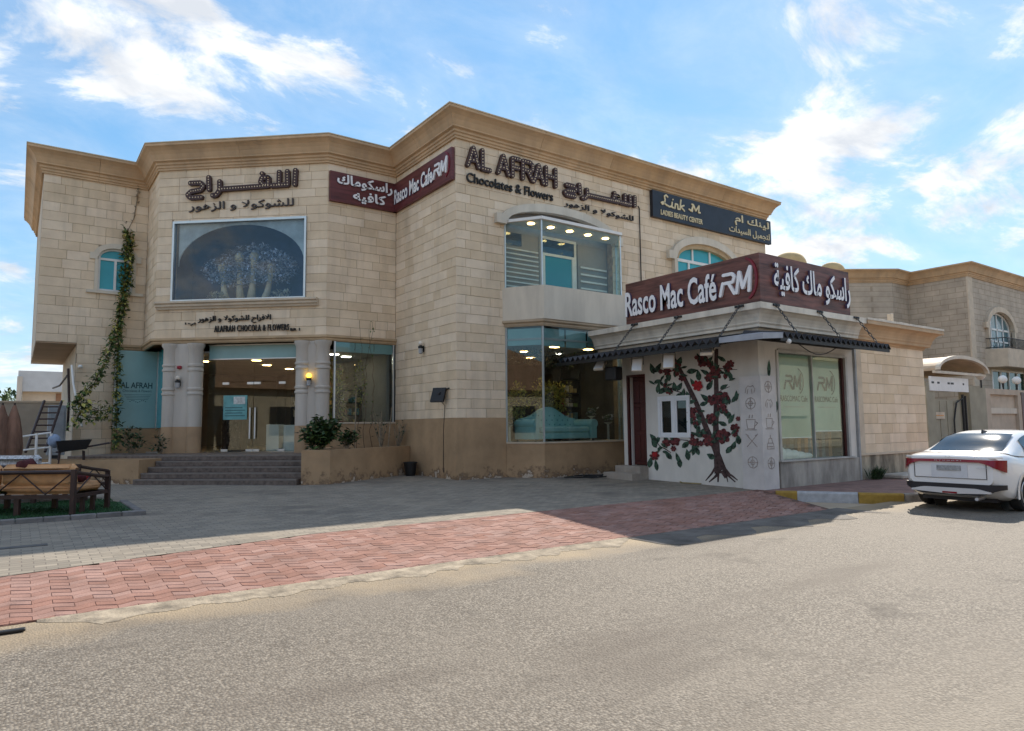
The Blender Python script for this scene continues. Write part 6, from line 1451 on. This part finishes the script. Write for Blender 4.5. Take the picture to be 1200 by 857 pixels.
# mirrored depth: the seat lies on the far side of the back rail
s1.scale = (1,-1,1)
Ms = Matrix.Translation((P0.x,P0.y,.232)) @ Matrix.Rotation(rz1,4,'Z') @ Matrix.Diagonal((1,-1,1,1))
for i in range(2):
    a = .08+1.23*i; cushion(Ms, (a,a+1.2,.10,1.0,.33,.50), m_cush, 'orange seat cushion on the near sofa, %s' % ('at its right end' if i == 0 else 'at its left end'))
    cushion(Ms, (a,a+1.2,.08,.30,.46,.83), m_cush, 'orange back cushion of the near sofa, %s' % ('at its right end' if i == 0 else 'at its left end'))
b = MB(); b.ball((.25,.72,.58), .10, .10, .07, 10, 6, .1); b.v = [Ms@v for v in b.v]; b.build('cloth_bundle', M('red_cloth', (.40,.03,.03), .8, .1, 8), None, 'small red cloth on the right end of the near sofa', 'cloth', smooth=True)
b = MB(); b.ball((.42,.55,.60), .16, .13, .09, 10, 6, .15); b.ball((.2,.5,.57), .10, .10, .07, 10, 6, .15); b.v = [Ms@v for v in b.v]; b.build('throw_pillow', m_maroon, None, 'dark maroon throw pillow on the near sofa', 'pillow', smooth=True)
b = MB(); b.tube([(.95,.10,.80),(.92,.28,.84),(.90,.40,.70)], .09, 10); b.v = [Ms@v for v in b.v]; b.build('maroon_bolster', m_maroon, None, 'maroon bolster lying over the back of the near sofa', 'pillow', smooth=True)
P1 = Ms @ Vector((1.05,1.55,0)); 
s2 = sofa((P1.x+.2,P1.y+.3,.232), rz1, 2.4, 'brown-framed outdoor sofa with patterned cloths behind the near one'); s2.scale = (1,-1,1)
Ms2 = Matrix.Translation((P1.x+.2,P1.y+.3,.232)) @ Matrix.Rotation(rz1,4,'Z') @ Matrix.Diagonal((1,-1,1,1))
cushion(Ms2, (.85,1.75,.05,.30,.40,.92), m_pat, 'white patterned back cushion of the far sofa, at its right end'); cushion(Ms2, (1.80,2.6,.05,.30,.40,.84), m_pat, 'white patterned back cushion of the far sofa, at its left end'); cushion(Ms2, (.3,2.3,.2,1.0,.30,.48), m_cush, 'orange seat cushion of the far sofa')
# boundary wall, far house, far trees
mwall = M('left_boundary_paint', (.42,.36,.29), .85, .08, 1, .1, 20)
bw2 = thing('left_boundary_wall', (-16,16.6,.2), 'plain beige boundary wall behind the clutter on the far left', 'wall')
zt = pixY(20,472,16.5).z; MB().box(-30,-8.1,16.5,16.7,.1,zt).build('wall', mwall, bw2); MB().box(-30,-8.1,16.46,16.74,zt+.002,zt+.07).build('coping', m_stone_flat, bw2)
p = pixY(28,435,42); q = pixY(62,473,42); hs = thing('far_house', (p.x+3,44,0), 'pale boxy house beyond the left boundary wall', 'building')
MB().box(p.x,p.x+9,42,50,0,p.z-.9).build('wall', M('far_house_sunlit', (.58,.48,.37), .8, .06, 1), hs); MB().box(p.x-.3,p.x+9,41.6,50,p.z-1.4,p.z).build('parapet', M('far_house_shade', (.52,.54,.56), .8, .06, 1), hs)  # beige paints sunlight on the lower face, parapet grey paints the shade above
MB().box(p.x-.35,p.x-.05,41.5,41.9,0,p.z-.4).build('pipe', m_col, hs); MB().box(p.x+1.9,p.x+2.2,41.94,41.99,p.z-3.6,p.z-1.5).build('downpipe', M('rust_pipe', (.30,.16,.09), .8, .1, 2), hs)
for i, (px, h) in enumerate(((4,466),(11,462),(18,463),(25,468))):
    q = pixY(px, h, 60+3*i); bush('far_tree', (q.x,q.y,q.z-.9), 1.0,1.0,1.3, 160, .5,.3, [m_leafd, m_leafm], 'small green treetop beyond the left boundary wall, number %s from the frame edge' % ('one','two','three','four')[i], 'tree', 'treetops beyond the left wall', 0.0)
# clutter by the left wing
t = thing('white_rack', (-9.6,6,.25), 'white metal rack leaning among the clutter by the left wing', 'rack')
YC = 5.6
def cp_(px, py, y=YC): return pixY(px, py, y)
A_, B_ = cp_(24,512), cp_(60,507); zb = .25
for px in (24, 43, 60): a = cp_(px, 508); MB().tube([(a.x,YC,zb),(a.x,YC,a.z)], .03, 6).build('upright', m_white, t)
for f in (1.0,.72,.42,.16): MB().tube([(A_.x,YC,zb+(A_.z-zb)*f),(B_.x,YC,zb+(B_.z-zb)*f)], .022, 6).build('rail', m_white, t)
t = thing('ladder', (-9.9,7.6,.25), 'dark ladder leaning back against the clutter by the left wing', 'ladder')
a, b_ = cp_(30,530,6.6), cp_(52,470,8.4); c_, d_ = a+Vector((.42,-.15,0)), b_+Vector((.42,-.15,0))
MB().tube([a,b_], .035, 6).build('rail', m_frm, t); MB().tube([c_,d_], .035, 6).build('rail', m_frm, t)
for k in range(1,8): MB().tube([a.lerp(b_,k/8), c_.lerp(d_,k/8)], .022, 6).build('rung', m_frm, t)
a = cp_(57,475,8.8); b_ = cp_(77,507,8.8); t = thing('metal_cabinet', (a.x+.3,8.9,.25), 'grey metal utility cabinet at the left end of the shop wall', 'cabinet'); MB().bbox(a.x,b_.x,8.8,9.25,.9,a.z,.015).build('housing', M('cabinet_grey', (.30,.32,.34), .5, .1, 3), t); MB().bbox(a.x+.05,b_.x-.05,8.775,8.80,.98,a.z-.08,.008).build('door', M('cabinet_grey', (.3,.32,.34)), t); MB().box(a.x+.1,b_.x-.1,8.85,9.2,.25,.9).build('stand', m_dark, t)
p = cp_(88,513)
b = thing('wheelbarrow', (p.x,YC,.25), 'black upturned wheelbarrow beside the white rack', 'wheelbarrow'); w_ = MB()
w_.add([(p.x-.35,YC-.25,p.z-.36),(p.x+.25,YC-.25,p.z-.30),(p.x+.25,YC+.25,p.z-.30),(p.x-.35,YC+.25,p.z-.36),(p.x-.42,YC-.33,p.z-.08),(p.x+.36,YC-.33,p.z-.05),(p.x+.36,YC+.33,p.z-.05),(p.x-.42,YC+.33,p.z-.08)], [(0,3,2,1),(0,1,5,4),(1,2,6,5),(2,3,7,6),(3,0,4,7)]); w_.build('tray', m_dark, b)
for sx, sy in ((-.4,-.2),(-.4,.2),(.25,-.2),(.25,.2)): MB().tube([(p.x+sx,YC+sy,.25),(p.x+sx*.8,YC+sy,p.z-.34)], .02, 6).build('leg', m_frm, b)
for sy in (-.22,.22): MB().tube([(p.x-.4,YC+sy,p.z-.37),(p.x+.8,YC+sy,p.z-.15)], .018, 6).build('handle', m_frm, b)
p = cp_(64,517); b = MB(); b.ball(p, .15,.13,.17, 12, 8, .12); b.build('blue_bundle', M('pale_blue_cloth', (.28,.36,.50), .8, .1, 5), None, 'pale blue cloth bundle hung over the rack end', 'bundle', smooth=True)
for k, px in enumerate((3, 17)):
    t = thing('closed_parasol', (pixZ(px,552,.23).x, pixZ(px,552,.23).y, .23), 'folded brown garden parasol at the left edge, %s' % ('nearest the frame edge' if k == 0 else 'second from the frame edge'), 'parasol', 'folded parasols at the left edge')
    q = cp_(px,480,4.2); z0 = q.z
    MB().tube([(q.x,4.2,.25),(q.x,4.2,z0+.15)], .022, 8).build('pole', m_frm, t)
    b = MB(); b.lathe([(.16,z0-1.25),(.21,z0-.9),(.17,z0-.5),(.12,z0-.2),(.03,z0+.1)], (q.x,4.2,0), 10)
    b.build('canopy', M('brown_canvas', (.20,.11,.075), .85, .3, 4, streak=.2), t)
    b = MB(); b.lathe([(.05,z0-1.45),(.24,z0-1.9),(.22,z0-1.95)], (q.x,4.2,0), 10); b.build('cover', m_offwhite, t)
pp = [cp_(84,428,9.0), cp_(86,450,8.8), cp_(92,480,8.4), cp_(96,500,8.0)]; MB().tube(pp, .03, 8).build('white_pipe', m_white, None, 'thin white pipe running down beside the creeper', 'pipe')
pp = [cp_(80,432,9.1), cp_(81,470,9.1), cp_(79,505,9.0)]; MB().tube(pp, .035, 8).build('dark_pipe', m_frm, None, 'dark pipe down the corner of the left wing', 'pipe')
pp = [cp_(62,455,14), cp_(70,452,12), cp_(79,440,9.1)]; MB().tube(pp, .03, 6).build('sagging_cable', m_frm, None, 'cable sagging from the left wing corner to its rear', 'cable')
p = pixY(94,430,9.25); b = MB(); b.ball((p.x,9.15,p.z), .07,.10,.06, 10, 6); b.build('security_camera', m_white, None, 'small white security camera on the corner of the left wing', 'camera', smooth=True)
p = pixZ(12,741,.01); MB().bbox(p.x-.10,p.x+.10,p.y-.03,p.y+.03,.006,.03,.006).build('dark_offcut', m_dark, None, 'short dark offcut lying on the road edge at the far left', 'debris')
p = pixZ(20,640,.17); MB().box(p.x-.5,p.x+.32,p.y-.09,p.y+.09,gz(p.y)-.02,gz(p.y)+.004).build('drain_cover', M('drain_steel', (.10,.095,.09), .7, .2, 9), None, 'narrow dark drain cover in the forecourt paving at the far left', 'drain')
# ------------------------------------------------------------------ across the road, behind the camera: the houses that the shop glass mirrors
m_opw = M('dark_window', (.03,.035,.04), .2, .1, 1)
for hx_, hl_ in ((13,'right'),(52,'far right'),(-64,'left')):
    o2 = thing('opposite_house', (hx_+16,-40,0), 'flat-roofed cream house across the road behind the viewer, on the %s' % hl_, 'building', 'houses across the road')
    MB().box(hx_,hx_+34,-50,-38,0,8.4).build('wall', M('opposite_cream', (.60,.52,.42), .85, .06, 1), o2); MB().box(hx_-.4,hx_+34.4,-50.4,-37.6,8.4,9.1).build('parapet', m_cornice, o2)
    for k in range(6 if hl_ == 'left' else 0): MB().box(hx_+2+5.4*k,hx_+4.4+5.4*k,-37.98,-37.9,4.9,7.0).build('window', m_opw, o2); MB().box(hx_+2+5.4*k,hx_+4.4+5.4*k,-37.98,-37.9,1.2,3.2).build('window', m_opw, o2)
sh_ = thing('side_house', (-40,-8,0), 'sand-coloured house with pitched tiled roof down the road, mirrored in the entrance doors', 'building')
MB().box(-46,-34,-22,4,0,4.6).build('wall', M('opposite_render', (.55,.44,.32), .85, .06, 1), sh_)
MB().add([(-46.6,-22.6,4.6),(-33.4,-22.6,4.6),(-33.4,4.6,4.6),(-46.6,4.6,4.6),(-40,-14,9.0),(-40,-4,9.0)], [(0,1,4),(1,2,5,4),(2,3,5),(3,0,4,5),(3,2,1,0)]).build('roof', M('terracotta_roof', (.36,.20,.12), .85, .15, 3), sh_)
for k in range(5): MB().box(-33.98,-33.9,-20+5*k,-18+5*k,1.2,3.3).build('window', m_opw, sh_)
oh = thing('opposite_house', (-8,-38,0), 'sand-coloured house across the road, seen mirrored in the shop glass', 'building')
MB().box(-26,8,-44,-36,0,6.2).build('wall', M('opposite_render', (.55,.44,.32), .85, .06, 1), oh)
m_tile2 = M('terracotta_roof', (.36,.20,.12), .85, .15, 3)
for z0, o_, in ((6.2,.6),): MB().add([(-26.6,-44.6,6.2),(8.6,-44.6,6.2),(8.6,-35.4,6.2),(-26.6,-35.4,6.2),(-21,-40,9.2),(3,-40,9.2)], [(0,4,5,1),(1,5,2),(2,5,4,3),(3,4,0),(0,1,2,3)]).build('roof', m_tile2, oh)
for k in range(6): MB().box(-24+5.2*k,-22+5.2*k,-35.98,-35.9,2.0,4.4).build('window', m_opw, oh)
ow = thing('opposite_wall', (-8,-27,0), 'sand-coloured boundary wall across the road behind the viewer', 'wall'); MB().box(-45,40,-27.2,-27,0,2.2).build('wall', M('opposite_render', (.5,.4,.3)), ow); MB().box(-45,40,-27.3,-26.9,2.203,2.3).build('coping', m_stone_flat, ow)
MB().box(-120,160,-27,-22,-.2,.12).build('far_pavement', m_conc, kind='structure')
for i, (x, y, h) in enumerate(((-18,-30,5.2),(-2,-30.5,6.0),(14,-30,5.5))):
    bush('street_tree', (x,y,h), 2.0,2.0,1.8, 900, .45,.2, [m_leafd, m_leafm], 'leafy tree across the road behind the viewer, %s of three' % ('left','middle','right')[i], 'tree', 'trees across the road', 0.0)
